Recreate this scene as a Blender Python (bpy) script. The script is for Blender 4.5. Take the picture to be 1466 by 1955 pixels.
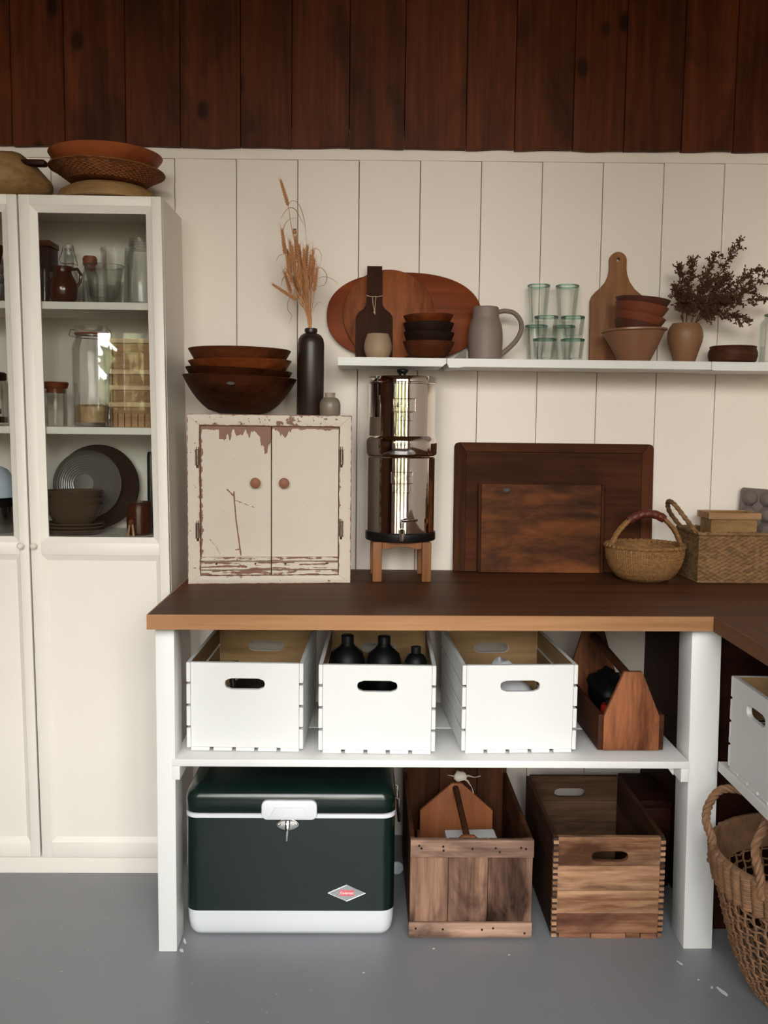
import bpy, bmesh, math, random
from mathutils import Vector, Matrix, Euler, noise as mnoise
C = bpy.context.scene.collection
SC = bpy.context.scene
PI = math.pi
for o in list(bpy.data.objects):
    bpy.data.objects.remove(o)

# ------------------------------------------------------------------ camera
cam_d = bpy.data.cameras.new('camera')
cam = bpy.data.objects.new('camera', cam_d)
C.objects.link(cam)
SC.camera = cam
cam_d.sensor_fit = 'HORIZONTAL'
cam_d.sensor_width = 36.0
cam_d.lens = 44.153
cam_d.clip_start = 0.05
_p, _y, _r = math.radians(5.3345), math.radians(1.0963), math.radians(0.668)
_f = Vector((math.sin(_y)*math.cos(_p), math.cos(_y)*math.cos(_p), -math.sin(_p)))
_ri = Vector((math.cos(_y), -math.sin(_y), 0))
_u = _ri.cross(_f)
_r2 = _ri*math.cos(_r) + _u*math.sin(_r)
_u2 = -_ri*math.sin(_r) + _u*math.cos(_r)
M = Matrix((_r2, _u2, -_f)).transposed().to_4x4()
M.translation = Vector((0.5949, -3.0582, 1.3791))
cam.matrix_world = M

# ------------------------------------------------------------------ sky, daylight, exposure
world = bpy.data.worlds.new('world')
SC.world = world
world.use_nodes = True
wn, wl = world.node_tree.nodes, world.node_tree.links
wn.clear()
w_out = wn.new('ShaderNodeOutputWorld'); w_bg = wn.new('ShaderNodeBackground')
w_tc = wn.new('ShaderNodeTexCoord'); w_sep = wn.new('ShaderNodeSeparateXYZ'); w_rmp = wn.new('ShaderNodeValToRGB')
wl.new(w_tc.outputs['Generated'], w_sep.inputs[0]); wl.new(w_sep.outputs[2], w_rmp.inputs[0])
w_rmp.color_ramp.elements[0].position = 0.0; w_rmp.color_ramp.elements[0].color = (1.0, 0.93, 0.85, 1)
w_rmp.color_ramp.elements[1].position = 0.8; w_rmp.color_ramp.elements[1].color = (0.86, 0.90, 0.98, 1)
wl.new(w_rmp.outputs[0], w_bg.inputs[0]); w_bg.inputs[1].default_value = 13.0
wl.new(w_bg.outputs[0], w_out.inputs[0])
SC.view_settings.view_transform = 'Standard'
SC.view_settings.look = 'None'
SC.view_settings.gamma = 1.0
SC.view_settings.use_curve_mapping = False
SC.view_settings.exposure = 0.98
try:
    SC.cycles.use_denoising = True
    SC.cycles.max_bounces = 12
    SC.cycles.diffuse_bounces = 6
    SC.cycles.transparent_max_bounces = 24
    SC.cycles.caustics_reflective = False
    SC.cycles.caustics_refractive = False
    SC.cycles.sample_clamp_indirect = 6.0
except Exception:
    pass
# unseen lamp added behind the house to brighten the trees and ground outside
sun_d = bpy.data.lights.new('sun', 'SUN'); sun_d.energy = 10.0; sun_d.angle = 0.01; sun_d.color = (1.0, 0.90, 0.76)
sun = bpy.data.objects.new('sun', sun_d); C.objects.link(sun)
sun.rotation_euler = (math.radians(-48), 0, math.radians(12))
# the room's windows (x0, x1, z0, z1) in the front wall at y = YFR; each gets a light portal for the sky
YFR = -3.9
WINDOWS = [(-1.28, -0.86, 1.40, 2.02), (-0.78, -0.28, 0.30, 2.90), (-0.20, 0.46, 0.30, 2.90), (0.54, 1.20, 0.30, 2.90), (1.28, 1.90, 0.30, 2.90)]
for _wx0, _wx1, _wz0, _wz1 in WINDOWS:
    ld = bpy.data.lights.new('window_portal', 'AREA')
    ld.shape = 'RECTANGLE'; ld.size = _wx1-_wx0; ld.size_y = _wz1-_wz0
    ld.cycles.is_portal = True
    lo = bpy.data.objects.new('window_portal', ld); C.objects.link(lo)
    lo.location = ((_wx0+_wx1)/2, YFR-0.02, (_wz0+_wz1)/2)
    lo.rotation_euler = (PI/2, 0, 0)          # faces +Y, into the room

# ------------------------------------------------------------------ helpers: meshes
class MB:
    """collects geometry; build() links it as ONE mesh object"""
    def __init__(s):
        s.v = []; s.f = []; s.mi = []; s.attr = None
    def add(s, vs, fs, mi=0):
        o = len(s.v); s.v += [tuple(v) for v in vs]; s.f += [tuple(i+o for i in f) for f in fs]; s.mi += [mi]*len(fs); return s
    def box(s, x0, x1, y0, y1, z0, z1, mi=0):
        vs = [(x, y, z) for z in (z0, z1) for y in (y0, y1) for x in (x0, x1)]
        return s.add(vs, [(0,2,3,1),(4,5,7,6),(0,1,5,4),(2,6,7,3),(0,4,6,2),(1,3,7,5)], mi)
    def prism(s, pts, y0, y1, mi=0):
        """outline pts in (x, z), CCW seen from -Y, extruded y0 (front) to y1"""
        n = len(pts)
        vs = [(x, y0, z) for x, z in pts] + [(x, y1, z) for x, z in pts]
        fs = [tuple(range(n)), tuple(range(2*n-1, n-1, -1))]
        fs += [(i, i+n, (i+1) % n+n, (i+1) % n) for i in range(n)]
        return s.add(vs, fs, mi)
    def prism_z(s, pts, z0, z1, mi=0):
        n = len(pts)
        vs = [(x, y, z0) for x, y in pts] + [(x, y, z1) for x, y in pts]
        fs = [tuple(range(n-1, -1, -1)), tuple(range(n, 2*n))]
        fs += [(i, (i+1) % n, (i+1) % n+n, i+n) for i in range(n)]
        return s.add(vs, fs, mi)
    def plate_hole(s, outer, hole, y0, y1, mi=0):
        """plate with a hole: outer and hole are equal-length loops in (x, z)"""
        n = len(outer); vs = []
        for y in (y0, y1):
            vs += [(x, y, z) for x, z in outer] + [(x, y, z) for x, z in hole]
        fs = []
        for i in range(n):
            j = (i+1) % n
            fs += [(i, j, n+j, n+i), (2*n+i, 3*n+i, 3*n+j, 2*n+j), (i, 2*n+i, 2*n+j, j), (n+i, n+j, 3*n+j, 3*n+i)]
        return s.add(vs, fs, mi)
    def lathe(s, prof, n=40, c=(0, 0, 0), sx=1, sy=1, mi=0, fn=None, close=False):
        """prof: list of (r, z); r == 0 makes a pole"""
        vs = []; rings = []
        for r, z in prof:
            if r < 1e-6:
                rings.append([len(vs)]); vs.append((c[0], c[1], c[2]+z))
            else:
                row = []
                for k in range(n):
                    a = 2*PI*k/n; rr = r; zz = z
                    if fn: rr, zz = fn(r, z, a)
                    row.append(len(vs)); vs.append((c[0]+sx*rr*math.cos(a), c[1]+sy*rr*math.sin(a), c[2]+zz))
                rings.append(row)
        fs = []
        if close: rings = rings+[rings[0]]
        for A, B in zip(rings, rings[1:]):
            if len(A) == 1 and len(B) == 1: continue
            for k in range(n):
                a0, a1 = A[k % len(A)], A[(k+1) % len(A)]
                b0, b1 = B[k % len(B)], B[(k+1) % len(B)]
                if len(A) == 1: fs.append((a0, b1, b0))
                elif len(B) == 1: fs.append((a0, a1, b0))
                else: fs.append((a0, a1, b1, b0))
        return s.add(vs, fs, mi)
    def tube(s, pts, r, n=8, mi=0, closed=False, flat=1.0):
        pts = [Vector(p) for p in pts]; m = len(pts)
        rs = r if isinstance(r, (list, tuple)) else [r]*m
        vs = []; up = None
        for i, p in enumerate(pts):
            if closed: t = pts[(i+1) % m]-pts[i-1]
            else: t = pts[min(i+1, m-1)]-pts[max(i-1, 0)]
            t = t.normalized() if t.length > 1e-9 else Vector((0, 0, 1))
            if up is None:
                up = Vector((0, 1, 0)) if abs(t.y) < 0.9 else Vector((1, 0, 0))
            u = (up-t*up.dot(t)).normalized(); w = t.cross(u); up = u
            for k in range(n):
                a = 2*PI*k/n
                vs.append(p+u*(rs[i]*math.cos(a))+w*(rs[i]*flat*math.sin(a)))
        fs = []
        for i in range(m if closed else m-1):
            j = (i+1) % m
            for k in range(n):
                fs.append((i*n+k, i*n+(k+1) % n, j*n+(k+1) % n, j*n+k))
        if not closed:
            fs.append(tuple(range(n-1, -1, -1))); fs.append(tuple(range((m-1)*n, m*n)))
        return s.add(vs, fs, mi)
    def cyl(s, c, r, h, n=24, mi=0, axis='z', r2=None):
        r2 = r if r2 is None else r2
        b = MB().lathe([(0, 0), (r, 0), (r2, h), (0, h)], n)
        if axis == 'y': b.v = [(x, z, -y) for x, y, z in b.v]
        if axis == 'x': b.v = [(z, y, -x) for x, y, z in b.v]
        return s.add([(x+c[0], y+c[1], z+c[2]) for x, y, z in b.v], b.f, mi)
    def ball(s, c, r, n=12, sx=1, sy=1, sz=1, mi=0):
        m = max(4, n//2)
        return s.lathe([(r*math.sin(PI*i/m), -r*sz*math.cos(PI*i/m)) if 0 < i < m else (0, -r*sz*math.cos(PI*i/m)) for i in range(m+1)], n, c, sx, sy, mi)
    def xf(s, mat):
        s.v = [tuple(mat @ Vector(v)) for v in s.v]; return s
    def warp(s, fn):
        s.v = [tuple(fn(*v)) for v in s.v]; return s
    def merge(s, o, mi=None):
        n = len(s.v); s.v += o.v; s.f += [tuple(i+n for i in f) for f in o.f]; s.mi += o.mi if mi is None else [mi]*len(o.f); return s
    def build(s, name, mats, parent=None, bevel=0, sharp=35, smooth=True, seg=2):
        me = bpy.data.meshes.new(name)
        me.from_pydata(s.v, [], s.f)
        if not isinstance(mats, (list, tuple)): mats = [mats]
        for m in mats: me.materials.append(m)
        if len(mats) > 1: me.polygons.foreach_set('material_index', s.mi)
        bm = bmesh.new(); bm.from_mesh(me)
        bmesh.ops.recalc_face_normals(bm, faces=bm.faces)
        if bevel:
            es = [e for e in bm.edges if len(e.link_faces) == 2 and e.calc_face_angle(0) > math.radians(30)]
            bmesh.ops.bevel(bm, geom=es, offset=bevel, segments=seg, affect='EDGES', profile=0.5, clamp_overlap=True)
        bm.to_mesh(me); bm.free()
        if smooth:
            me.polygons.foreach_set('use_smooth', [True]*len(me.polygons))
            me.set_sharp_from_angle(angle=math.radians(sharp))
        if s.attr is not None and not bevel:
            a = me.attributes.new('wear', 'FLOAT', 'POINT'); a.data.foreach_set('value', s.attr)
        ob = bpy.data.objects.new(name, me); C.objects.link(ob)
        if parent: ob.parent = parent
        return ob

def tag(o, label, cat, group=None):
    o['label'] = label; o['category'] = cat
    if group: o['group'] = group
    return o
def thing(name, label, cat, loc=(0, 0, 0), rz=0.0, group=None, rot=None):
    o = bpy.data.objects.new(name, None); C.objects.link(o)
    o.empty_display_size = 0.05; o.location = loc; o.rotation_euler = rot if rot else (0, 0, rz)
    return tag(o, label, cat, group)
def struct(o):
    o['kind'] = 'structure'; return o
def stuff(o):
    o['kind'] = 'stuff'; return o
def at(o, loc, rz=0.0, rot=None):
    o.location = loc; o.rotation_euler = rot if rot else (0, 0, rz); return o
def dup(root, loc, label, rz=0.0, group=None, rot=None):
    r = root.copy(); C.objects.link(r); r.location = loc; r.rotation_euler = rot if rot else (0, 0, rz); r['label'] = label
    if group: r['group'] = group
    for ch in list(root.children):
        c = ch.copy(); C.objects.link(c); c.parent = r
        for g in list(ch.children):
            d = g.copy(); C.objects.link(d); d.parent = c
    return r
def stadium(cx, cz, hw, hh, n):
    """n-point loop of a slot with round ends, starting at lower left corner direction, CCW"""
    P = []
    for k in range(n):
        a = -3*PI/4 + 2*PI*k/n
        ca, sa = math.cos(a), math.sin(a)
        # project the direction on the stadium
        d = hw-hh
        t = max(abs(ca), abs(sa)); ux, uz = ca/t, sa/t
        x, z = ux*hw, uz*hh
        if abs(x) > d:
            sx = math.copysign(d, x); vx, vz = x-sx, z
            L = math.hypot(vx, vz)
            x, z = sx+vx/L*hh, vz/L*hh
        P.append((cx+x, cz+z))
    return P
def square_loop(x0, x1, z0, z1, n):
    cx, cz, hw, hh = (x0+x1)/2, (z0+z1)/2, (x1-x0)/2, (z1-z0)/2
    P = []
    for k in range(n):
        a = -3*PI/4 + 2*PI*k/n
        ca, sa = math.cos(a), math.sin(a); t = max(abs(ca), abs(sa))
        P.append((cx+ca/t*hw, cz+sa/t*hh))
    return P
def bowl_prof(R, r0, h, t=0.006, p=0.5, foot=0.0):
    """outer wall from foot radius r0 to rim R over height h, then the inner wall back"""
    out = [(0, 0), (r0, 0)]
    N = 10
    for i in range(1, N+1):
        u = i/N
        out.append((r0+(R-r0)*(u**p), h*u))
    inn = [(max(r-t, 0.001), max(z, t)) for r, z in reversed(out[2:])]
    inn = [(R-t*0.4, h+t*0.25)]+inn
    return out+inn+[(r0*0.9, t), (0, t)]
def text_mesh(txt, size, depth, align='CENTER', bold=0.0):
    cu = bpy.data.curves.new('lettering', 'FONT'); cu.body = txt; cu.size = size; cu.extrude = depth; cu.align_x = align; cu.align_y = 'CENTER'
    cu.offset = bold; cu.resolution_u = 2
    ob = bpy.data.objects.new('lettering', cu); C.objects.link(ob)
    dg = bpy.context.evaluated_depsgraph_get(); dg.update()
    me = ob.evaluated_get(dg).to_mesh()
    b = MB().add([tuple(v.co) for v in me.vertices], [tuple(p.vertices) for p in me.polygons])
    ob.evaluated_get(dg).to_mesh_clear()
    bpy.data.objects.remove(ob); bpy.data.curves.remove(cu)
    b.v = [(x, -z, y) for x, y, z in b.v]      # stand it up, facing -Y
    return b

# ------------------------------------------------------------------ helpers: materials
class NT:
    def __init__(s, name):
        s.m = bpy.data.materials.new(name); s.m.use_nodes = True
        s.t = s.m.node_tree; s.t.nodes.clear()
        s.out = s.n('OutputMaterial'); 
    def n(s, kind, **kw):
        nd = s.t.nodes.new('ShaderNode'+kind)
        for k, v in kw.items():
            if k in nd.inputs: nd.inputs[k].default_value = v
            else: setattr(nd, k, v)
        return nd
    def l(s, a, b): s.t.links.new(a, b)
    def ramp(s, fac, stops, interp='LINEAR'):
        r = s.n('ValToRGB'); cr = r.color_ramp; cr.interpolation = interp
        while len(cr.elements) < len(stops): cr.elements.new(0.5)
        for e, (p, c) in zip(cr.elements, stops):
            e.position = p; e.color = (c[0], c[1], c[2], 1) if not isinstance(c, float) else (c, c, c, 1)
        s.l(fac, r.inputs[0]); return r.outputs[0]
    def coords(s, scale=(1, 1, 1), rand=True):
        tc = s.n('TexCoord'); mp = s.n('Mapping'); mp.inputs['Scale'].default_value = scale
        s.l(tc.outputs['Object'], mp.inputs['Vector'])
        if rand:
            oi = s.n('ObjectInfo'); mu = s.n('Math', operation='MULTIPLY'); mu.inputs[1].default_value = 37.0
            s.l(oi.outputs['Random'], mu.inputs[0])
            cb = s.n('CombineXYZ')
            for i in range(3): s.l(mu.outputs[0], cb.inputs[i])
            s.l(cb.outputs[0], mp.inputs['Location'])
        return mp.outputs[0]
    def noise(s, vec, scale, detail=4, rough=0.55, dist=0.0):
        nd = s.n('TexNoise'); nd.inputs['Scale'].default_value = scale; nd.inputs['Detail'].default_value = detail
        nd.inputs['Roughness'].default_value = rough; nd.inputs['Distortion'].default_value = dist
        s.l(vec, nd.inputs['Vector']); return nd.outputs['Fac']
    def mix(s, fac, a, b, mode='MIX'):
        m = s.n('MixRGB', blend_type=mode)
        for i, q in ((0, fac), (1, a), (2, b)):
            if hasattr(q, 'is_linked') or hasattr(q, 'links'): s.l(q, m.inputs[i])
            elif i == 0: m.inputs[0].default_value = q
            else: m.inputs[i].default_value = (q[0], q[1], q[2], 1)
        return m.outputs[0]
    def math(s, op, a, b=None):
        m = s.n('Math', operation=op)
        for i, q in enumerate((a, b)):
            if q is None: continue
            if isinstance(q, (int, float)): m.inputs[i].default_value = q
            else: s.l(q, m.inputs[i])
        return m.outputs[0]
    def principled(s, col, rough=0.5, metal=0.0, spec=0.5, bump=None, bstr=0.2, bdist=0.002):
        p = s.n('BsdfPrincipled')
        if hasattr(col, 'links'): s.l(col, p.inputs['Base Color'])
        else: p.inputs['Base Color'].default_value = (col[0], col[1], col[2], 1)
        if hasattr(rough, 'links'): s.l(rough, p.inputs['Roughness'])
        else: p.inputs['Roughness'].default_value = rough
        p.inputs['Metallic'].default_value = metal
        p.inputs['Specular IOR Level'].default_value = spec
        if bump is not None:
            b = s.n('Bump'); b.inputs['Strength'].default_value = bstr; b.inputs['Distance'].default_value = bdist
            s.l(bump, b.inputs['Height']); s.l(b.outputs[0], p.inputs['Normal'])
        s.l(p.outputs[0], s.out.inputs[0]); return s.m

def deep(c, g, k):
    """richer, deeper paint and stain colours; whites stay as they are"""
    return tuple(k*q**g for q in c) if max(c) < 0.6 else tuple(c)
def plain(name, col, rough=0.5, metal=0.0, spec=0.5, var=0.06, scale=6.0, bstr=0.08):
    t = NT(name); v = t.coords(); col = deep(col, 1.20, 1.02)
    n = t.noise(v, scale, 5)
    c = t.mix(n, tuple(k*(1-var) for k in col), tuple(min(1, k*(1+var)) for k in col))
    return t.principled(c, rough, metal, spec, t.noise(v, scale*18, 3), bstr, 0.001)
def woven_mat(name, col, cu, cz, round_=True, var=0.35):
    """plaited straw: every stitch has its own tone, counted round the axis (or along the wall) and up the rows"""
    t = NT(name); tc = t.n('TexCoord'); sp = t.n('SeparateXYZ'); t.l(tc.outputs['Object'], sp.inputs[0])
    a = t.math('ARCTAN2', sp.outputs[1], sp.outputs[0]) if round_ else t.math('ADD', sp.outputs[0], sp.outputs[1])
    cb = t.n('CombineXYZ')
    t.l(t.math('FLOOR', t.math('MULTIPLY', a, cu)), cb.inputs[0]); t.l(t.math('FLOOR', t.math('MULTIPLY', sp.outputs[2], cz)), cb.inputs[1])
    wnz = t.n('TexWhiteNoise'); t.l(cb.outputs[0], wnz.inputs['Vector'])
    f = t.math('ADD', t.math('MULTIPLY', wnz.outputs['Value'], 0.6), t.math('MULTIPLY', t.noise(tc.outputs['Object'], 22, 4), 0.5))
    c = t.mix(f, tuple(k*(1-var) for k in col), tuple(k*(1+var) for k in col))
    return t.principled(c, 0.75, 0, 0.2, t.noise(tc.outputs['Object'], 500, 2), 0.2, 0.001)
def wood(name, dark, light, axis='z', scale=9.0, rough=0.6, stretch=0.07, spec=0.12, stain=None, stain_amt=0.5, bstr=0.15, knots=0.0, wear_rough=None):
    t = NT(name); dark, light = deep(dark, 1.27, 1.05), deep(light, 1.27, 1.12)
    if stain is not None: stain = deep(stain, 1.2, 1.0)
    sc = {'x': (stretch, 1, 1), 'y': (1, stretch, 1), 'z': (1, 1, stretch)}[axis]
    v = t.coords(sc)
    g1 = t.noise(v, scale, 6, 0.6, 0.6)
    g2 = t.noise(v, scale*7, 3, 0.6, 0.2)
    g = t.mix(0.35, g1, g2)
    mid = tuple((a+b)/2 for a, b in zip(dark, light))
    c = t.ramp(g, [(0.36, dark), (0.5, mid), (0.64, light)])
    if stain is not None:
        v2 = t.coords({'x': (0.4, 1, 1), 'y': (1, 0.4, 1), 'z': (1, 1, 0.4)}[axis])
        sn = t.noise(v2, 7.0, 5, 0.6, 0.5)
        m = t.ramp(sn, [(0.46, (0, 0, 0)), (0.66, (stain_amt,)*3)])
        c = t.mix(m, c, stain)
    if knots:
        vk = t.coords({'x': (0.6, 1, 1), 'y': (1, .6, 1), 'z': (1, 1, 0.6)}[axis])
        vo = t.n('TexVoronoi'); vo.inputs['Scale'].default_value = knots; t.l(vk, vo.inputs['Vector'])
        km = t.ramp(vo.outputs['Distance'], [(0.07, (0.85,)*3), (0.145, (0, 0, 0))])
        c = t.mix(km, c, tuple(k*0.25 for k in dark))
    return t.principled(c, rough, 0, spec, g, bstr, 0.0015)
def glass(name, tint=(0.985, 0.99, 0.985), edge=(0.70, 0.74, 0.72), refl=1.0, rough=0.02):
    """thin clear glass: see-through, darker towards its rims, mirror gloss by Fresnel"""
    t = NT(name)
    lw = t.n('LayerWeight'); lw.inputs['Blend'].default_value = 0.35
    tr = t.n('BsdfTransparent')
    t.l(t.ramp(lw.outputs['Facing'], [(0.25, tint), (0.95, edge)]), tr.inputs['Color'])
    gl = t.n('BsdfGlossy'); gl.inputs['Roughness'].default_value = rough
    fr = t.n('Fresnel'); fr.inputs['IOR'].default_value = 1.5
    f = t.math('MULTIPLY', fr.outputs[0], refl)
    mx = t.n('MixShader'); t.l(f, mx.inputs[0]); t.l(tr.outputs[0], mx.inputs[1]); t.l(gl.outputs[0], mx.inputs[2])
    t.l(mx.outputs[0], t.out.inputs[0]); return t.m
def painted_worn(name, paint, under):
    """old paint that has flaked off down to the wood where the 'wear' attribute is high"""
    t = NT(name); v = t.coords(rand=False)
    at_ = t.n('Attribute'); at_.attribute_name = 'wear'
    n = t.noise(v, 55, 6, 0.65); n2 = t.noise(v, 9, 4)
    s = t.math('ADD', at_.outputs['Fac'], t.math('MULTIPLY', t.math('SUBTRACT', n, 0.5), 1.1))
    m = t.ramp(s, [(0.50, (0, 0, 0)), (0.54, (1, 1, 1))])
    pc = t.mix(n2, tuple(k*0.90 for k in paint), paint)
    sp = t.noise(v, 130, 2); spm = t.ramp(sp, [(0.72, (0, 0, 0)), (0.76, (0.6,)*3)])
    pc = t.mix(spm, pc, tuple(k*0.55 for k in paint))
    uc = t.mix(t.noise(v, 30, 4), tuple(k*0.6 for k in under), under)
    c = t.mix(m, pc, uc)
    inv = t.math('SUBTRACT', 1.0, m)
    return t.principled(c, 0.5, 0, 0.4, inv, 0.5, 0.0012)

MAT = {}
MAT['wall'] = plain('white_wall_paint', (0.87, 0.785, 0.705), 0.6, spec=0.3, var=0.03, scale=2.5, bstr=0.05)
MAT['trimwhite'] = plain('white_trim_paint', (0.80, 0.76, 0.70), 0.5, var=0.03)
MAT['cab'] = plain('cabinet_white', (0.80, 0.745, 0.68), 0.42, var=0.02, bstr=0.02)
MAT['white'] = plain('bench_white_paint', (0.76, 0.75, 0.735), 0.45, var=0.03, bstr=0.08)
MAT['crate_white'] = plain('crate_white_paint', (0.70, 0.70, 0.69), 0.5, var=0.03, bstr=0.08)
MAT['pine'] = wood('bare_pine', (0.36, 0.23, 0.11), (0.58, 0.41, 0.22), 'x', 7, 0.55)
MAT['backing'] = plain('dark_backing', (0.10, 0.07, 0.05), 0.9)
MAT['floor'] = None
# ------------------------------------------------------------------ setting: floor, walls, ceiling, windows
def floor_mat():
    t = NT('grey_floor_paint'); v = t.coords(rand=False)
    n = t.noise(v, 1.6, 5, 0.6); n2 = t.noise(v, 14, 5, 0.65)
    c = t.mix(n, (0.205, 0.210, 0.225), (0.265, 0.268, 0.280))
    sp = t.noise(v, 60, 2); c = t.mix(t.ramp(sp, [(0.735, (0, 0, 0)), (0.75, (0.6,)*3)]), c, (0.5, 0.5, 0.5))
    r = t.math('ADD', t.math('MULTIPLY', n2, 0.25), 0.27)
    return t.principled(c, r, 0, 0.5, n2, 0.06, 0.002)
MAT['floor'] = floor_mat()
XL, XR, ZC = -1.7, 2.15, 3.2
struct(MB().box(XL, XR, YFR, 0.1, -0.08, 0).build('floor', MAT['floor'], smooth=False))
MAT['plankdark'] = wood('dark_stained_cedar', (0.085, 0.024, 0.009), (0.200, 0.066, 0.024), 'z', 11, 0.5, 0.05, stain=(0.045, 0.013, 0.006), stain_amt=0.75, knots=6.0)
MAT['knot'] = plain('wood_knot', (0.012, 0.004, 0.002), 0.5)
wall = struct(MB().box(XL, XR, 0.016, 0.10, 0, ZC).build('wall_back', MAT['backing'], smooth=False))
BW = 0.19335
x = -0.0173-9*BW
rnd = random.Random(4)
while x < XR:
    x0, x1 = max(x+0.0011, XL), min(x+BW-0.0011, XR)
    zt = 2.201+0.0075*(x0+x1)/2
    MB().box(x0, x1, rnd.uniform(-0.0006, 0.0006), 0.0165, 0, zt).build('board', MAT['wall'], wall, bevel=0.0012, seg=1)
    x += BW
t1 = struct(MB().prism([(XL, 2.2015+0.0075*XL), (XR, 2.2015+0.0075*XR), (XR, 2.30), (XL, 2.30)], -0.002, 0.0165).build('trim_1', MAT['wall'], bevel=0.0008, seg=1))
# dark stained planks above, with wavy bottom edges standing a little proud of the white frieze
seams = [-1.7, -1.52, -1.36, -1.19, -1.03, -0.87, -0.69, -0.513, -0.351, -0.163, 0.006, 0.193, 0.351, 0.531, 0.703, 0.896, 1.048, 1.231, 1.392, 1.574, 1.738, 1.92, 2.15]
rnd = random.Random(11)
for a, b in zip(seams, seams[1:]):
    n = 10; pts = []; ph = rnd.uniform(0, 6); amp = rnd.uniform(0.0008, 0.0022)
    for i in range(n+1):
        xx = a+0.001+(b-a-0.002)*i/n
        pts.append((xx, 2.2325+0.0082*xx+amp*math.sin(ph+xx*17)+amp*0.5*math.sin(ph*2+xx*41)))
    pts += [(b-0.001, ZC), (a+0.001, ZC)]
    y = rnd.uniform(-0.0212, -0.0200)
    MB().prism(pts, y, 0.0165).build('plank', MAT['plankdark'], wall, bevel=0.0012, seg=1)
# a few dark knots that show in the photo, as thin inset discs of real end grain
MAT['ceil'] = wood('ceiling_cedar', (0.20, 0.11, 0.06), (0.32, 0.19, 0.11), 'y', 9, 0.5, 0.05)
struct(MB().box(XL, XR, YFR, 0.1, ZC, ZC+0.08).build('ceiling', MAT['ceil'], smooth=False))
MAT['frontwall'] = wood('front_wall_cedar', (0.08, 0.030, 0.014), (0.17, 0.07, 0.033), 'z', 8, 0.55, 0.06)
struct(MB().box(XL-0.1, XL, YFR, 0.1, 0, ZC).build('wall_left', MAT['frontwall'], smooth=False))
struct(MB().box(XR, XR+0.1, YFR, 0.1, 0, ZC).build('wall_right', MAT['wall'], smooth=False))
wf = MB()
xs = [XL]+[q for w in WINDOWS for q in w[:2]]+[XR]
for i in range(0, len(xs), 2): wf.box(xs[i], xs[i+1], YFR-0.12, YFR, 0, ZC)
for w in WINDOWS:
    wf.box(w[0], w[1], YFR-0.12, YFR, 0, w[2]); wf.box(w[0], w[1], YFR-0.12, YFR, w[3], ZC)
struct(wf.build('wall_front', MAT['wall'], smooth=False))
MAT['pane'] = glass('window_glass', (0.97, 0.98, 0.97), (0.8, 0.85, 0.82))
for i, w in enumerate(WINDOWS):
    fr = MB(); t_ = 0.05
    fr.box(w[0], w[1], YFR-0.10, YFR-0.04, w[2], w[2]+t_).box(w[0], w[1], YFR-0.10, YFR-0.04, w[3]-t_, w[3])
    fr.box(w[0], w[0]+t_, YFR-0.10, YFR-0.04, w[2]+t_, w[3]-t_).box(w[1]-t_, w[1], YFR-0.10, YFR-0.04, w[2]+t_, w[3]-t_)
    mx = (w[0]+w[1])/2
    fr.box(mx-0.02, mx+0.02, YFR-0.09, YFR-0.05, w[2]+t_, w[3]-t_)
    f = struct(fr.build('window_%d' % (i+1), MAT['trimwhite'], smooth=False))
    for a, b in ((w[0]+t_, mx-0.02), (mx+0.02, w[1]-t_)):
        MB().box(a, b, YFR-0.073, YFR-0.067, w[2]+t_, w[3]-t_).build('pane', MAT['pane'], f, smooth=False)
# outside the windows: bare ground and a row of trees (they show mirrored in the steel and the cabinet glass)
MAT['lawn'] = plain('dry_ground', (0.10, 0.08, 0.06), 0.9, var=0.3, scale=3)
struct(MB().box(-14, 16, -30, YFR-0.12, -0.30, -0.10).build('ground', MAT['lawn'], smooth=False))
MAT['leaf'] = plain('tree_leaves', (0.19, 0.20, 0.09), 0.6, var=0.5, scale=4)
MAT['bark'] = plain('tree_bark', (0.10, 0.07, 0.05), 0.9)
def tree(x, y, h, r, seed, label):
    t = thing('tree', label, 'tree', (x, y, -0.12), group='trees outside the windows')
    MB().lathe([(0, 0), (0.16, 0), (0.11, h*0.4), (0.05, h*0.7), (0, h*0.7)], 10).build('trunk', MAT['bark'], t)
    rd = random.Random(seed); b = MB()
    for k in range(1000):
        d = Vector((rd.gauss(0, 1), rd.gauss(0, 1), rd.gauss(0, 1))).normalized()*rd.uniform(0.35, 1)
        p = Vector((d.x*r, d.y*r, h*0.54+d.z*h*0.46)); s = rd.uniform(0.14, 0.28)
        q = Euler((rd.uniform(0, 3), rd.uniform(0, 3), rd.uniform(0, 3))).to_matrix()
        b.add([p+q @ Vector(v) for v in ((-s, 0, 0), (0, -s*.5, 0.02), (s, 0, 0), (0, s*.5, 0.02))], [(0, 1, 2, 3)])
    stuff(b.build('foliage', MAT['leaf'], t, smooth=False))
for k in range(9):
    tree(-8.4+2.1*k, -9.7-0.5*(k % 2), 3.0+0.2*((k*7) % 3), 0.94, k+1, 'leafy green tree outside the windows, %s from the left' % ('first', 'second', 'third', 'fourth', 'fifth', 'sixth', 'seventh', 'eighth', 'ninth')[k])

# ------------------------------------------------------------------ placing world-space geometry under a thing
def chain(o):
    m = o.matrix_basis.copy()
    while o.parent: o = o.parent; m = o.matrix_basis @ m
    return m
def P(name, mb, mat, parent, **kw):
    """a part whose geometry was written in room coordinates"""
    return mb.xf(chain(parent).inverted()).build(name, mat, parent, **kw)
def Q(name, mb, mat, parent, **kw):
    """a part whose geometry was written in its thing's own coordinates"""
    return mb.build(name, mat, parent, **kw)

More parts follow.
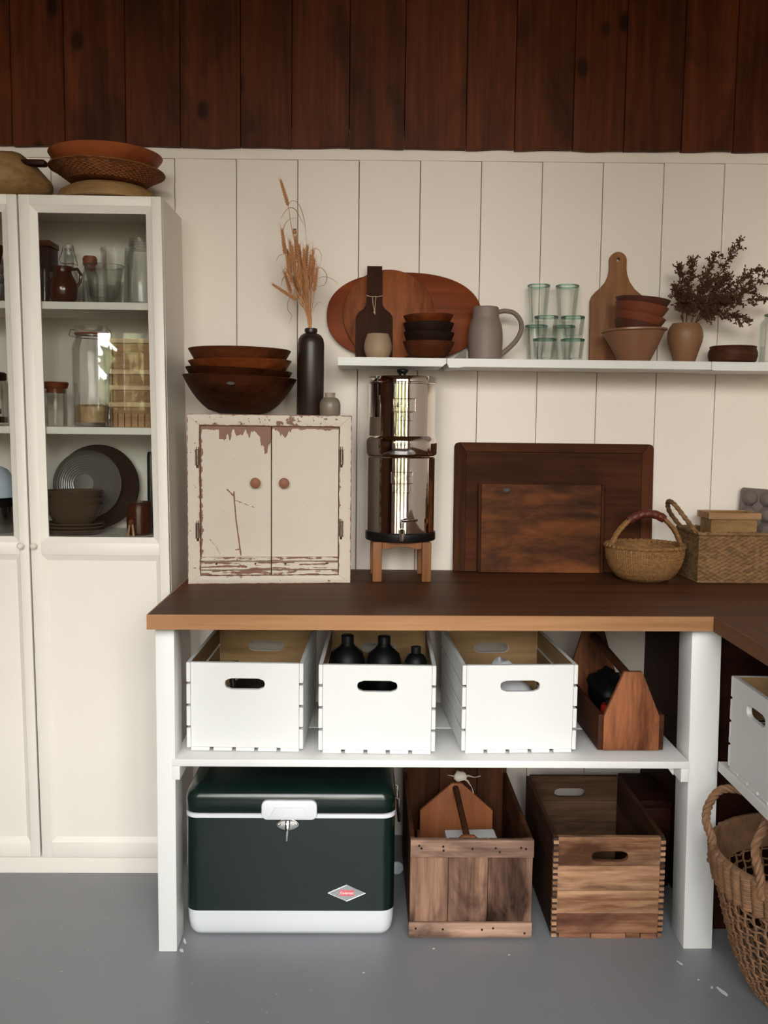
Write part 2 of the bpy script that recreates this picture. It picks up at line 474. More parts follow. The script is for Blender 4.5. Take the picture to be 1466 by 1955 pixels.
# ------------------------------------------------------------------ tall white glazed bookcase (it stands a little racked to the left)
RK = 0.013
def rack(mb): return mb.warp(lambda x, y, z: (x-RK*z, y, z))
MAT['glassdoor'] = glass('cabinet_door_glass', (0.93, 0.94, 0.93), (0.6, 0.65, 0.62), 1.0, 0.01)
MAT['glass'] = glass('clear_jar_glass', (0.99, 0.99, 0.985), (0.88, 0.87, 0.84), 0.45)
MAT['glassgreen'] = glass('recycled_green_glass', (0.99, 0.997, 0.993), (0.86, 0.94, 0.91), 0.4)
MAT['glassrim'] = glass('recycled_glass_rim', (0.66, 0.86, 0.80), (0.34, 0.60, 0.54), 0.8)
MAT['steel'] = plain('brushed_steel', (0.60, 0.56, 0.52), 0.22, 1.0, var=0.02)
MAT['black'] = plain('black_plastic', (0.012, 0.011, 0.011), 0.35)
cabt = thing('bookcase', 'tall white bookcase with glazed doors against the back wall', 'cabinet', (-0.375, -0.14, 0))
CX0, CX1 = -0.777, 0.030
S1, S2, S3, CT = 1.722, 1.361, 1.036, 2.018
for a, b in ((CX0, CX0+0.018), (CX1-0.018, CX1)):
    P('side_panel', rack(MB().box(a, b, -0.277, -0.004, 0, CT)), MAT['cab'], cabt, bevel=0.001, seg=1)
P('top_panel', rack(MB().box(CX0+0.018, CX1-0.018, -0.277, -0.004, CT-0.018, CT-0.0006)), MAT['cab'], cabt, bevel=0.001, seg=1)
P('back_panel', rack(MB().box(CX0+0.018, CX1-0.018, -0.012, -0.006, 0.06, CT-0.018)), MAT['cab'], cabt, smooth=False)
P('plinth', rack(MB().box(CX0+0.018, CX1-0.018, -0.275, -0.257, 0, 0.058)), MAT['cab'], cabt, bevel=0.001, seg=1)
P('bottom_panel', rack(MB().box(CX0+0.018, CX1-0.018, -0.275, -0.012, 0.058, 0.076)), MAT['cab'], cabt, bevel=0.001, seg=1)
for s in (S1, S2, S3):
    P('shelf', rack(MB().box(CX0+0.018, CX1-0.018, -0.270, -0.012, s-0.022, s-0.0006)), MAT['cab'], cabt, bevel=0.001, seg=1)
def ring(x0, x1, z0, z1, y0, u0, u1, w0, w1, y1):
    """sloping picture-frame moulding from an outer rectangle at depth y0 to an inner one at y1"""
    b = MB()
    o = [(x0, y0, z0), (x1, y0, z0), (x1, y0, z1), (x0, y0, z1)]; i = [(u0, y1, w0), (u1, y1, w0), (u1, y1, w1), (u0, y1, w1)]
    ob = [(x, y1+0.006, z) for x, _, z in o]; ib = [(x, y1+0.006, z) for x, _, z in i]
    b.add(o+i+ob+ib, [f for k in range(4) for f in ((k, (k+1) % 4, 4+(k+1) % 4, 4+k), (8+k, 12+k, 12+(k+1) % 4, 8+(k+1) % 4), (4+k, 4+(k+1) % 4, 12+(k+1) % 4, 12+k), (k, 8+k, 8+(k+1) % 4, (k+1) % 4))])
    return b
MAT['knob'] = plain('knob_white', (0.72, 0.67, 0.6), 0.3)
def door(d0, d1, knob_x, sgn):
    f0, f1 = d0+0.031, d1-0.028; g0, g1 = f0+0.020, f1-0.018
    ya, yb = -0.297, -0.279
    b = MB().box(d0, f0, ya, yb, 0.062, 2.016).box(f1, d1, ya, yb, 0.062, 2.016)
    b.box(f0, f1, ya, yb, 1.988, 2.016).box(f0, f1, ya, yb, 0.985, 1.022).box(f0, f1, ya, yb, 0.062, 0.108)
    dr = P('door', rack(b), MAT['cab'], cabt, bevel=0.0015, seg=2)
    P('glass_moulding', rack(ring(f0, f1, 1.022, 1.988, ya, g0, g1, 1.038, 1.968, ya+0.009)), MAT['cab'], dr, sharp=20)
    P('panel_moulding', rack(ring(f0, f1, 0.108, 0.985, ya, g0-0.006, g1+0.006, 0.123, 0.968, ya+0.008)), MAT['cab'], dr, sharp=20)
    P('door_panel', rack(MB().box(g0-0.008, g1+0.008, ya+0.008, yb, 0.121, 0.970)), MAT['cab'], dr, smooth=False)
    P('glass_pane', rack(MB().box(g0-0.004, g1+0.004, ya+0.010, ya+0.013, 1.034, 1.972)), MAT['glassdoor'], dr, smooth=False)
    k = MB().lathe([(0, 0), (0.0035, 0), (0.0035, 0.010), (0.0085, 0.013), (0.0095, 0.018), (0.006, 0.022), (0, 0.0225)], 16)
    k.xf(Matrix.Translation((knob_x, ya, 1.013)) @ Matrix.Rotation(PI/2, 4, 'X'))
    P('knob', rack(k), MAT['knob'], dr)
door(-0.375, 0.029, -0.362, 1)
door(-0.777, -0.380, -0.3995, -1)

# ------------------------------------------------------------------ things in the bookcase
MAT['brownglaze'] = plain('brown_glaze', (0.085, 0.022, 0.010), 0.12, var=0.2)
MAT['darkwood'] = wood('dark_bowl_wood', (0.032, 0.010, 0.004), (0.105, 0.036, 0.014), 'x', 16, 0.45, 0.15)
MAT['redwood'] = wood('reddish_bowl_wood', (0.11, 0.030, 0.009), (0.27, 0.088, 0.030), 'x', 14, 0.45, 0.15)
MAT['palewood'] = wood('pale_box_wood', (0.30, 0.18, 0.10), (0.52, 0.35, 0.21), 'x', 12, 0.6, 0.08)
MAT['palewood_lit'] = wood('lit_rim_wood', (0.52, 0.36, 0.22), (0.70, 0.52, 0.34), 'x', 12, 0.6, 0.08)  # lighter than the box wood, painting light on the projecting bands
MAT['greystone'] = plain('grey_stoneware', (0.16, 0.145, 0.13), 0.2, var=0.1)
MAT['darkrim'] = plain('dark_brown_rim', (0.05, 0.026, 0.018), 0.3)
MAT['tanstone'] = plain('tan_stoneware', (0.115, 0.078, 0.050), 0.25, var=0.1)
MAT['whiteware'] = plain('white_earthenware', (0.55, 0.50, 0.44), 0.35)
MAT['paleblue'] = plain('pale_blue_enamel', (0.50, 0.56, 0.66), 0.3)
MAT['cork'] = plain('orange_brown_cork', (0.30, 0.095, 0.035), 0.6, var=0.25, scale=25)
MAT['oats'] = plain('rolled_oats', (0.48, 0.33, 0.18), 0.8, var=0.5, scale=60)
t = thing('wooden_box', 'dark brown wooden box at the left end of the upper glazed shelf', 'box', (-0.43, -0.065, S1))
P('body', MB().box(-0.49, -0.378, -0.105, -0.025, S1+0.004, S1+0.185), MAT['darkwood'], t, bevel=0.003)
P('lid', MB().box(-0.493, -0.375, -0.108, -0.022, S1+0.1855, S1+0.203), MAT['redwood'], t, bevel=0.003)
P('base_strip', MB().box(-0.485, -0.383, -0.100, -0.030, S1, S1+0.0035), MAT['darkwood'], t)
# swing-top bottle
t = thing('swing_top_bottle', 'clear swing-top glass bottle behind the brown jug on the upper glazed shelf', 'bottle', (-0.325, -0.09, S1))
Q('body', MB().lathe([(0, 0.002), (0.030, 0.0), (0.033, 0.006), (0.033, 0.085), (0.024, 0.112), (0.015, 0.130), (0.0145, 0.165), (0.017, 0.167), (0.017, 0.178), (0.014, 0.180), (0.012, 0.178), (0.012, 0.13), (0.03, 0.085), (0.03, 0.008), (0, 0.008)], 28), MAT['glass'], t)
Q('stopper', MB().lathe([(0, 0.176), (0.010, 0.176), (0.0135, 0.184), (0.012, 0.192), (0, 0.194)], 20), MAT['whiteware'], t)
Q('wire_bail', MB().tube([(-0.014, -0.004, 0.19), (-0.019, -0.01, 0.165), (-0.026, -0.012, 0.145), (-0.018, -0.016, 0.135), (0, -0.020, 0.133), (0.018, -0.016, 0.135), (0.030, -0.010, 0.128), (0.021, -0.008, 0.16), (0.014, -0.004, 0.19)], 0.0013, 6), MAT['steel'], t)
# little tumblers at the left
b = MB().lathe([(0, 0), (0.021, 0), (0.026, 0.100), (0.024, 0.100), (0.019, 0.006), (0, 0.006)], 24)
g1 = tag(at(b.build('tumbler', MAT['glass']), (-0.383, -0.215, S1)), 'small clear tumbler at the left of the upper glazed shelf, in front', 'glass', 'small tumblers on the upper glazed shelf')
dup(g1, (-0.380, -0.150, S1), 'small clear tumbler at the left of the upper glazed shelf, behind the front one')
# jug
t = thing('jug', 'small round brown glazed jug on the upper glazed shelf', 'jug', (-0.310, -0.195, S1))
Q('body', MB().lathe([(0, 0), (0.028, 0), (0.040, 0.020), (0.043, 0.042), (0.037, 0.070), (0.026, 0.088), (0.024, 0.098), (0.028, 0.110), (0.026, 0.110), (0.021, 0.098), (0.022, 0.088), (0.032, 0.07), (0.038, 0.042), (0.02, 0.01), (0, 0.008)], 32), MAT['brownglaze'], t)
Q('handle', MB().tube([(0.022, 0, 0.102), (0.042, 0, 0.104), (0.052, 0, 0.088), (0.050, 0, 0.066), (0.038, 0, 0.050)], 0.0048, 8), MAT['brownglaze'], t)
# corked jar
t = thing('corked_jar', 'slim glass jar with a fat orange-brown stopper behind the glass bowls', 'jar', (-0.262, -0.085, S1))
Q('body', MB().lathe([(0, 0), (0.025, 0), (0.026, 0.1), (0.018, 0.118), (0.017, 0.132), (0.015, 0.132), (0.016, 0.118), (0.024, 0.1), (0.023, 0.004), (0, 0.004)], 24), MAT['glass'], t)
Q('stopper', MB().lathe([(0, 0.118), (0.014, 0.118), (0.0145, 0.132), (0.021, 0.136), (0.022, 0.152), (0.018, 0.160), (0, 0.161)], 24), MAT['cork'], t)
tag(at(MB().lathe([(0, 0), (0.036, 0), (0.044, 0.170), (0.046, 0.185), (0.043, 0.185), (0.041, 0.168), (0.033, 0.008), (0, 0.008)], 32).build('glass_beaker', MAT['glass']), (-0.186, -0.075, S1)), 'tall clear glass beaker standing behind the glass bowls', 'glass')
b = MB().lathe([(0, 0), (0.044, 0), (0.049, 0.006), (0.056, 0.064), (0.058, 0.066), (0.054, 0.066), (0.047, 0.008), (0, 0.005)], 40)
tag(at(b.build('glass_bowl', MAT['glass']), (-0.189, -0.195, S1)), 'lower clear glass bowl of the nested pair on the upper glazed shelf', 'bowl', 'nested glass bowls')
t = thing('glass_bowl', 'upper clear glass bowl with a lip, nested in another one', 'bowl', (-0.189, -0.195, S1+0.012), group='nested glass bowls')
Q('body', MB().lathe([(0, 0), (0.036, 0), (0.041, 0.006), (0.047, 0.046), (0.057, 0.098), (0.060, 0.102), (0.056, 0.102), (0.039, 0.008), (0, 0.005)], 40), MAT['glass'], t)
Q('rim', MB().tube([(0.058*math.cos(k*PI/18), 0.058*math.sin(k*PI/18), 0.102) for k in range(36)], 0.0018, 6, closed=True), MAT['glass'], t)
# mason jar
t = thing('mason_jar', 'tall ribbed-neck glass preserving jar at the right of the upper glazed shelf', 'jar', (-0.085, -0.175, S1))
Q('body', MB().lathe([(0, 0.004), (0.036, 0), (0.0425, 0.008), (0.0425, 0.135), (0.036, 0.158), (0.032, 0.166), (0.034, 0.169), (0.032, 0.173), (0.034, 0.177), (0.032, 0.181), (0.034, 0.186), (0.034, 0.196), (0.030, 0.196), (0.029, 0.165), (0.039, 0.135), (0.039, 0.01), (0, 0.01)], 36), MAT['glass'], t)
Q('thread', MB().tube([(0.0345*math.cos(k*PI/10), 0.0345*math.sin(k*PI/10), 0.170+0.0004*k) for k in range(40)], 0.0015, 5), MAT['glass'], t)
# left-hand bay, cut by the frame: bowls and a brown one on top
bw = MB().lathe(bowl_prof(0.068, 0.035, 0.060, 0.005), 36)
w1 = tag(at(bw.build('white_bowl', MAT['whiteware']), (-0.566, -0.16, S1)), 'lowest white bowl of the stack behind the left glazed door', 'bowl', 'white bowls behind the left glazed door')
dup(w1, (-0.566, -0.16, S1+0.028), 'second white bowl of the stack behind the left glazed door')
dup(w1, (-0.566, -0.16, S1+0.056), 'third white bowl of the stack behind the left glazed door')
tag(at(MB().lathe(bowl_prof(0.066, 0.035, 0.085, 0.005), 36).build('brown_bowl', MAT['redwood']), (-0.566, -0.16, S1+0.090)), 'brown wooden bowl topping the white stack behind the left glazed door', 'bowl')
# middle shelf
t = thing('storage_jar', 'short glass jar with a flat wooden lid on the middle glazed shelf', 'jar', (-0.349, -0.17, S2))
Q('body', MB().lathe([(0, 0), (0.033, 0), (0.035, 0.003), (0.035, 0.112), (0.0325, 0.112), (0.0325, 0.005), (0, 0.005)], 32), MAT['glass'], t)
Q('lid', MB().lathe([(0, 0.100), (0.031, 0.100), (0.031, 0.113), (0.036, 0.114), (0.040, 0.126), (0.040, 0.130), (0.037, 0.133), (0, 0.133)], 32), MAT['redwood'], t)
t = thing('clip_top_jar', 'tall glass clip-top jar with a layer of oats on the middle glazed shelf', 'jar', (-0.238, -0.165, S2))
Q('body', MB().lathe([(0, 0.003), (0.050, 0), (0.057, 0.010), (0.058, 0.235), (0.052, 0.254), (0.047, 0.262), (0.047, 0.275), (0.044, 0.275), (0.044, 0.26), (0.054, 0.232), (0.054, 0.012), (0, 0.010)], 40), MAT['glass'], t)
Q('lid', MB().lathe([(0, 0.285), (0.030, 0.288), (0.040, 0.302), (0.048, 0.302), (0.050, 0.296), (0.050, 0.284), (0.046, 0.280), (0, 0.280)], 40), MAT['glass'], t)
Q('seal', MB().lathe([(0.049, 0.275), (0.051, 0.277), (0.049, 0.280), (0.046, 0.2775)], 32, close=True), MAT['cork'], t)
Q('wire_clip', MB().tube([(0.0505*math.cos(k*PI/16), 0.0505*math.sin(k*PI/16), 0.268) for k in range(32)], 0.0014, 6, closed=True).tube([(0.050, -0.012, 0.268), (0.060, -0.012, 0.262), (0.058, -0.012, 0.245), (0.060, 0, 0.25), (0.060, 0.004, 0.275), (0.053, 0.004, 0.292)], 0.0016, 6).tube([(-0.050, -0.01, 0.268), (-0.064, -0.012, 0.272), (-0.060, -0.012, 0.288), (-0.050, -0.006, 0.290)], 0.0016, 6), MAT['steel'], t)
ob_ = MB(); rd = random.Random(3)
ob_.lathe([(0, 0.012), (0.053, 0.012), (0.053, 0.060), (0.03, 0.066), (0, 0.064)], 24)
for k in range(260):
    a = rd.uniform(0, 2*PI); z = rd.uniform(0.014, 0.064); r = 0.0515
    if rd.random() < 0.3: r = rd.uniform(0, 0.05); z = 0.065
    q = Euler((rd.uniform(0, 3), rd.uniform(0, 3), a)).to_matrix()
    ob_.add([Vector((r*math.cos(a), r*math.sin(a), z))+q @ Vector(v) for v in ((-.004, 0, 0), (0, -.003, .001), (.004, 0, 0), (0, .003, .001))], [(0, 1, 2, 3)])
stuff(Q('oats', ob_, MAT['oats'], t))
def wood_box(name, loc, w, d, h, label, slots=False):
    t = thing(name, label, 'box', loc, group='pale wooden boxes on the middle glazed shelf')
    th = 0.004
    Q('bottom', MB().box(-w/2+0.006, w/2-0.006, -d/2+0.006, d/2-0.006, 0, 0.004), MAT['palewood'], t)
    for s in (-1, 1):
        m = MB()
        if slots and s < 0:
            xs_ = [-w/2+0.006]+[-w/2+0.02+k*0.020 for k in range(int((w-0.02)/0.02))]+[w/2-0.006]
            m.box(-w/2+0.006, w/2-0.006, s*d/2-th/2, s*d/2+th/2, 0.040, h)
            for a, c_ in zip(xs_, xs_[1:]): m.box(a+0.0012, c_-0.0012, s*d/2-th/2, s*d/2+th/2, 0, 0.0395)
        else: m.box(-w/2+0.006, w/2-0.006, s*d/2-th/2, s*d/2+th/2, 0, h)
        Q('side', m, MAT['palewood'], t)
    for s in (-1, 1): Q('end', MB().box(s*w/2-th/2, s*w/2+th/2, -d/2, d/2, 0, h), MAT['palewood'], t)
    for s in (-1, 1): Q('rim_band', MB().box(-w/2-0.004, w/2+0.004, min(s*(d/2+0.0022), s*(d/2+0.010)), max(s*(d/2+0.0022), s*(d/2+0.010)), h-0.014, h), MAT['palewood_lit'], t, bevel=0.0008, seg=1)
    return t
zz = S2
for k, (h, w, lab) in enumerate(((0.074, 0.150, 'lowest pale wooden box with slotted sides on the middle glazed shelf'), (0.050, 0.146, 'second pale wooden box from the bottom on the middle glazed shelf'), (0.046, 0.148, 'third pale wooden box, under the topmost of the stack'), (0.092, 0.144, 'topmost pale wooden box of the stack on the middle glazed shelf'))):
    wood_box('wooden_box', (-0.098, -0.135, zz), w, 0.13, h, lab, slots=(k == 0)); zz += h+0.0005
tag(at(MB().lathe([(0, 0), (0.011, 0), (0.012, 0.004), (0.011, 0.045), (0.006, 0.056), (0.006, 0.068), (0.004, 0.068), (0.004, 0.056), (0.009, 0.04), (0.009, 0.005), (0, 0.005)], 20).build('small_bottle', MAT['glass']), (-0.170, -0.232, S2)), 'tiny clear glass bottle in front of the pale wooden boxes', 'bottle')
t = thing('lettered_jar', 'glass jar with black lettering behind the left glazed door', 'jar', (-0.552, -0.17, S2))
Q('body', MB().lathe([(0, 0), (0.058, 0), (0.061, 0.004), (0.061, 0.125), (0.052, 0.140), (0.049, 0.140), (0.057, 0.122), (0.057, 0.008), (0, 0.008)], 36), MAT['glass'], t)
Q('lid', MB().lathe([(0, 0.136), (0.054, 0.136), (0.055, 0.140), (0.055, 0.156), (0.050, 0.160), (0, 0.160)], 32), MAT['darkwood'], t)
Q('contents', MB().lathe([(0, 0.009), (0.055, 0.009), (0.055, 0.026), (0.02, 0.030), (0, 0.028)], 28), MAT['darkwood'], t)
def wrap(mb, R, ang0, zc_):
    return mb.warp(lambda x, y, z: ((R+y*-1)*math.sin(ang0+x/R), -(R-y)*math.cos(ang0+x/R), z+zc_))
m = wrap(text_mesh('G', 0.022, 0.0004, bold=0.0006), 0.0616, 0.75, 0.062); m.merge(wrap(text_mesh('EN', 0.022, 0.0004, bold=0.0006), 0.0616, 0.80, 0.042))
Q('lettering', m, MAT['black'], t)
# bottom glazed shelf
pl_ = MB().lathe([(0, 0), (0.070, 0.001), (0.088, 0.006), (0.128, 0.020), (0.133, 0.024), (0.130, 0.027), (0.086, 0.012), (0.07, 0.006), (0, 0.005)], 56)
tag(at(pl_.build('platter', MAT['darkrim']), (-0.258, -0.036, S3+0.133), rot=(math.radians(83), 0, 0)), 'large dark platter standing upright against the back of the lower glazed shelf', 'plate')
pb = [(0, 0), (0.03, 0.0)]
for k in range(9): pb += [(0.03+0.0075*k, 0.0022*k+0.0), (0.034+0.0075*k, 0.0022*k+0.003)]
prof = pb+[(0.104, 0.030), (0.108, 0.034), (0.104, 0.038), (0.085, 0.028), (0.04, 0.010), (0, 0.008)]
gp = MB().lathe(prof, 48)
tag(at(gp.build('ridged_plate', MAT['greystone']), (-0.288, -0.100, S3+0.147), rot=(math.radians(-97), 0, 0)), 'grey ridged plate standing upright in front of the dark platter', 'plate')
pp = MB().lathe([(0, 0), (0.060, 0), (0.078, 0.005), (0.091, 0.014), (0.089, 0.017), (0.074, 0.009), (0, 0.005)], 40, sy=0.82)
p1 = tag(at(pp.build('dinner_plate', MAT['tanstone']), (-0.290, -0.200, S3+0.0)), 'lowest tan plate under the grey bowls on the lower glazed shelf', 'plate', 'tan plates on the lower glazed shelf')
dup(p1, (-0.290, -0.200, S3+0.010), 'second tan plate from the bottom on the lower glazed shelf')
dup(p1, (-0.290, -0.200, S3+0.020), 'topmost tan plate, right under the grey bowls')
gb = MB().lathe(bowl_prof(0.091, 0.055, 0.058, 0.005, 0.8), 48, sy=0.82)
b1 = tag(at(gb.build('stoneware_bowl', MAT['tanstone']), (-0.290, -0.200, S3+0.034)), 'lower brown stoneware bowl stacked on the tan plates', 'bowl', 'stoneware bowls on the lower glazed shelf')
dup(b1, (-0.290, -0.200, S3+0.054), 'middle brown stoneware bowl stacked on the tan plates')
b3 = dup(b1, (-0.290, -0.200, S3+0.074), 'topmost stoneware bowl of the stack, below the ridged plate')
t = thing('crock', 'brown glazed crock at the right end of the lower glazed shelf', 'jar', (-0.094, -0.195, S3))
Q('body', MB().lathe([(0, 0), (0.034, 0), (0.038, 0.005), (0.0385, 0.080), (0.036, 0.092), (0.038, 0.098), (0.035, 0.098), (0.034, 0.09), (0.035, 0.006), (0, 0.006)], 32), MAT['brownglaze'], t)
Q('rim', MB().tube([(0.037*math.cos(k*PI/16), 0.037*math.sin(k*PI/16), 0.098) for k in range(32)], 0.0022, 6, closed=True), MAT['darkrim'], t)
t = thing('clothes_peg', 'pale wooden peg with two splayed legs leaning on the brown crock', 'peg', (-0.108, -0.246, S3))
Q('leg', MB().tube([(-0.009, 0.0, 0.0), (-0.004, 0.004, 0.036)], [0.0038, 0.003], 8), MAT['palewood'], t)
Q('leg', MB().tube([(0.009, 0.0, 0.0), (0.004, 0.004, 0.036)], [0.0038, 0.003], 8), MAT['palewood'], t)
Q('head', MB().lathe([(0, 0.034), (0.008, 0.036), (0.009, 0.044), (0.006, 0.050), (0, 0.051)], 12, c=(0, 0.004, 0)), MAT['redwood'], t)
bb = MB().lathe([(0, 0), (0.012, 0), (0.0125, 0.003), (0.0125, 0.235), (0.011, 0.243), (0.009, 0.248), (0, 0.248)], 20)
k1 = tag(at(bb.build('slim_bottle', MAT['black']), (-0.084, -0.075, S3)), 'slim black bottle behind the brown crock, the left of two', 'bottle', 'slim black bottles')
dup(k1, (-0.054, -0.070, S3+0.0), 'slim black bottle behind the brown crock, the right of two', )
t = thing('steel_canister', 'steel canister with a black lid behind the left glazed door', 'canister', (-0.545, -0.17, S3))
Q('body', MB().lathe([(0, 0), (0.058, 0), (0.060, 0.004), (0.060, 0.08), (0, 0.08)], 36), MAT['steel'], t)
Q('lid', MB().lathe([(0, 0.080), (0.062, 0.080), (0.063, 0.084), (0.063, 0.102), (0.058, 0.108), (0, 0.108)], 36), MAT['black'], t)
tag(at(MB().lathe([(0.082, 0), (0.085, 0.002), (0.075, 0.05), (0.05, 0.085), (0.025, 0.096), (0, 0.098), (0, 0.092), (0.047, 0.081), (0.071, 0.048)], 40, close=False).build('pale_blue_bowl', MAT['paleblue']), (-0.552, -0.17, S3+0.108)), 'pale blue bowl upside down on the steel canister', 'bowl')

# ------------------------------------------------------------------ on top of the bookcase
MAT['tanwood'] = wood('tan_bowl_wood', (0.24, 0.145, 0.065), (0.42, 0.28, 0.14), 'x', 9, 0.5, 0.2)
MAT['rattan'] = woven_mat('rattan', (0.185, 0.062, 0.020), 44/PI, 333, True, 0.6)
MAT['terracotta'] = wood('terracotta_wood', (0.25, 0.075, 0.026), (0.40, 0.14, 0.055), 'x', 8, 0.5, 0.15)
tag(at(MB().lathe([(0.142, 0), (0.149, 0.003), (0.150, 0.012), (0.140, 0.032), (0.110, 0.049), (0.06, 0.056), (0, 0.057), (0, 0.050), (0.06, 0.049), (0.105, 0.042), (0.134, 0.028), (0.140, 0.010)], 56).build('wooden_bowl', MAT['tanwood']), (-0.180, -0.158, CT), rot=(0, 0, 0)), 'pale wooden bowl turned upside down on the bookcase, lowest of three', 'bowl')
def woven(r, z, a):
    k = int(round(z/0.0030)); s = 1 if k % 2 else -1
    return r+0.0032*s*math.sin(a*44), z
prof = [(0, 0.004), (0.095, 0.0)]
for k in range(1, 13): prof.append((0.108+0.054*(k/12)**1.1, 0.0030*k))
prof += [(0.165, 0.0375), (0.163, 0.040), (0.158, 0.037)]+[(0.154-0.05*(1-k/6), 0.0038*2*k) for k in range(5, 0, -1)]+[(0, 0.010)]
t = thing('woven_bowl', 'brown woven cane bowl between two wooden bowls on the bookcase', 'bowl', (-0.182, -0.172, CT+0.0575), rot=(0, math.radians(1.6), 0))
Q('body', MB().lathe(prof, 176, fn=lambda r, z, a: woven(r, z, a) if r > 0.107 and r < 0.1625 else (r, z)), MAT['rattan'], t)
Q('rim', MB().tube([(0.165*math.cos(k*PI/36), 0.165*math.sin(k*PI/36), 0.0385) for k in range(72)], 0.0030, 6, closed=True), MAT['rattan'], t)
t = thing('flared_bowl', 'orange-brown flared bowl topping the stack on the bookcase', 'bowl', (-0.184, -0.172, CT+0.0695), rot=(0, math.radians(-0.4), 0))
Q('body', MB().lathe([(0, 0.0), (0.092, 0.0), (0.106, 0.012), (0.126, 0.028), (0.148, 0.050), (0.162, 0.066), (0.164, 0.0700), (0.156, 0.0690), (0.120, 0.032), (0.088, 0.008), (0, 0.008)], 56), MAT['terracotta'], t)
# carved scoop bowl lying on its side at the left
t = thing('dough_bowl', 'carved wooden dough bowl with a handle lug lying at the bookcase end', 'bowl', (-0.52, -0.150, CT))
m = MB(); ns = 28; secs = [(-0.19, 0.03, 0.070), (-0.16, 0.072, 0.074), (0.0, 0.092, 0.078), (0.070, 0.090, 0.078), (0.082, 0.087, 0.077), (0.125, 0.056, 0.068), (0.163, 0.022, 0.055), (0.169, 0.008, 0.054)]
vs = []; fs = []
for x_, r_, zc_ in secs:
    for k in range(ns):
        a = 2*PI*k/ns; ca, sa = math.cos(a), math.sin(a)
        rz_ = r_*0.82 if sa > 0 else min(r_*0.82, zc_)
        vs.append((x_, 1.25*r_*ca, zc_+0.006+rz_*math.copysign(abs(sa)**0.8, sa)))
for i in range(len(secs)-1):
    for k in range(ns): fs.append((i*ns+k, i*ns+(k+1) % ns, (i+1)*ns+(k+1) % ns, (i+1)*ns+k))
fs.append(tuple(range(ns))); fs.append(tuple(range((len(secs)-1)*ns, len(secs)*ns)))
m.add(vs, fs); zmin = min(v[2] for v in m.v); m.v = [(a, b, c-zmin) for a, b, c in m.v]
Q('body', m, MAT['tanwood'], t, sharp=50)
Q('handle_lug', MB().box(0.085, 0.170, -0.070, -0.035, 0.100, 0.117), MAT['darkwood'], t, bevel=0.006)

# ------------------------------------------------------------------ L-shaped worktop and its white trestle frame
WT = 0.905
MAT['worktop'] = wood('walnut_stained_top', (0.095, 0.038, 0.018), (0.180, 0.078, 0.038), 'x', 7, 0.5, 0.05, bstr=0.05)
MAT['worktop_y'] = wood('walnut_stained_return', (0.095, 0.038, 0.018), (0.180, 0.078, 0.038), 'y', 7, 0.5, 0.05, bstr=0.05)
MAT['edge'] = wood('raw_oak_edge', (0.36, 0.20, 0.105), (0.48, 0.29, 0.165), 'x', 10, 0.5, 0.04, bstr=0.05)
MAT['edge_y'] = wood('raw_oak_edge_shaded', (0.20, 0.105, 0.055), (0.28, 0.155, 0.085), 'y', 10, 0.5, 0.04, bstr=0.05)  # same oak darkened, the return edge's shade put into its colour
MAT['redbrown'] = wood('red_brown_box', (0.030, 0.010, 0.006), (0.065, 0.022, 0.012), 'x', 9, 0.6, 0.1)
wt = thing('worktop', 'L-shaped dark wooden worktop with a pale front edge', 'worktop', (0.8, -0.4, WT-0.038))
a0, a1 = (0.0605, -0.757), (1.474, -0.730)       # front edge
P('main_board', MB().prism_z([(0.0605, -0.755), (1.474, -0.728), (2.13, -0.7155), (2.13, -0.003), (0.0545, -0.003)], WT-0.038, WT-0.0005), MAT['worktop'], wt, bevel=0.0012, seg=1)
P('edge_strip', MB().prism_z([(0.0600, -0.7595), (1.4745, -0.7325), (1.4745, -0.7282), (0.0600, -0.7552)], WT-0.038, WT-0.0006), MAT['edge'], wt, smooth=False)
P('edge_strip', MB().prism_z([(0.0562, -0.7595), (0.0602, -0.7595), (0.0542, -0.003), (0.0502, -0.003)], WT-0.038, WT-0.0006), MAT['edge'], wt, smooth=False)
P('return_board', MB().prism_z([(1.4790, -0.7320), (1.4435, -2.3), (2.13, -2.3), (2.13, -0.7200)], WT-0.038, WT-0.0005), MAT['worktop_y'], wt, bevel=0.0012, seg=1)
P('edge_strip', MB().prism_z([(1.4750, -0.7325), (1.4395, -2.3), (1.4432, -2.3), (1.4788, -0.7320)], WT-0.038, WT-0.0006), MAT['edge_y'], wt, smooth=False)
SH = 0.519
fr = thing('bench_frame', 'white painted bench frame with two posts and a slatted mid shelf', 'bench', (0.77, -0.4, 0))
b = MB().box(0.0645, 0.1125, -0.705, -0.615, 0, WT-0.038)
P('post', b, MAT['white'], fr, bevel=0.002)
b = MB().box(0, 0.077, -0.690, -0.592, 0, WT-0.038).warp(lambda x, y, z: (x+1.4485-0.014*z, y, z))
P('post', b, MAT['white'], fr, bevel=0.002)
P('wall_ledger', MB().box(0.0645, 1.52, -0.045, -0.002, 0.80, WT-0.0385), MAT['white'], fr, bevel=0.002)
P('side_board', MB().box(1.524, 1.534, -0.589, -0.003, 0.0, WT-0.0385), MAT['redbrown'], fr, bevel=0.001, seg=1)  # dark board added to block light and blacken the corner under the bench
P('shelf_board', MB().box(0.1045, 1.4365, -0.7085, -0.452, SH-0.019, SH), MAT['white'], fr, bevel=0.0015)
P('shelf_board', MB().box(0.1130, 1.4365, -0.449, -0.205, SH-0.019, SH+0.0015), MAT['white'], fr, bevel=0.0015)
P('cleat', MB().box(0.1045, 0.1245, -0.7080, -0.10, SH-0.055, SH-0.0195), MAT['white'], fr, bevel=0.0015)
P('cleat', MB().box(1.4165, 1.4365, -0.7080, -0.10, SH-0.055, SH-0.0195), MAT['white'], fr, bevel=0.0015)
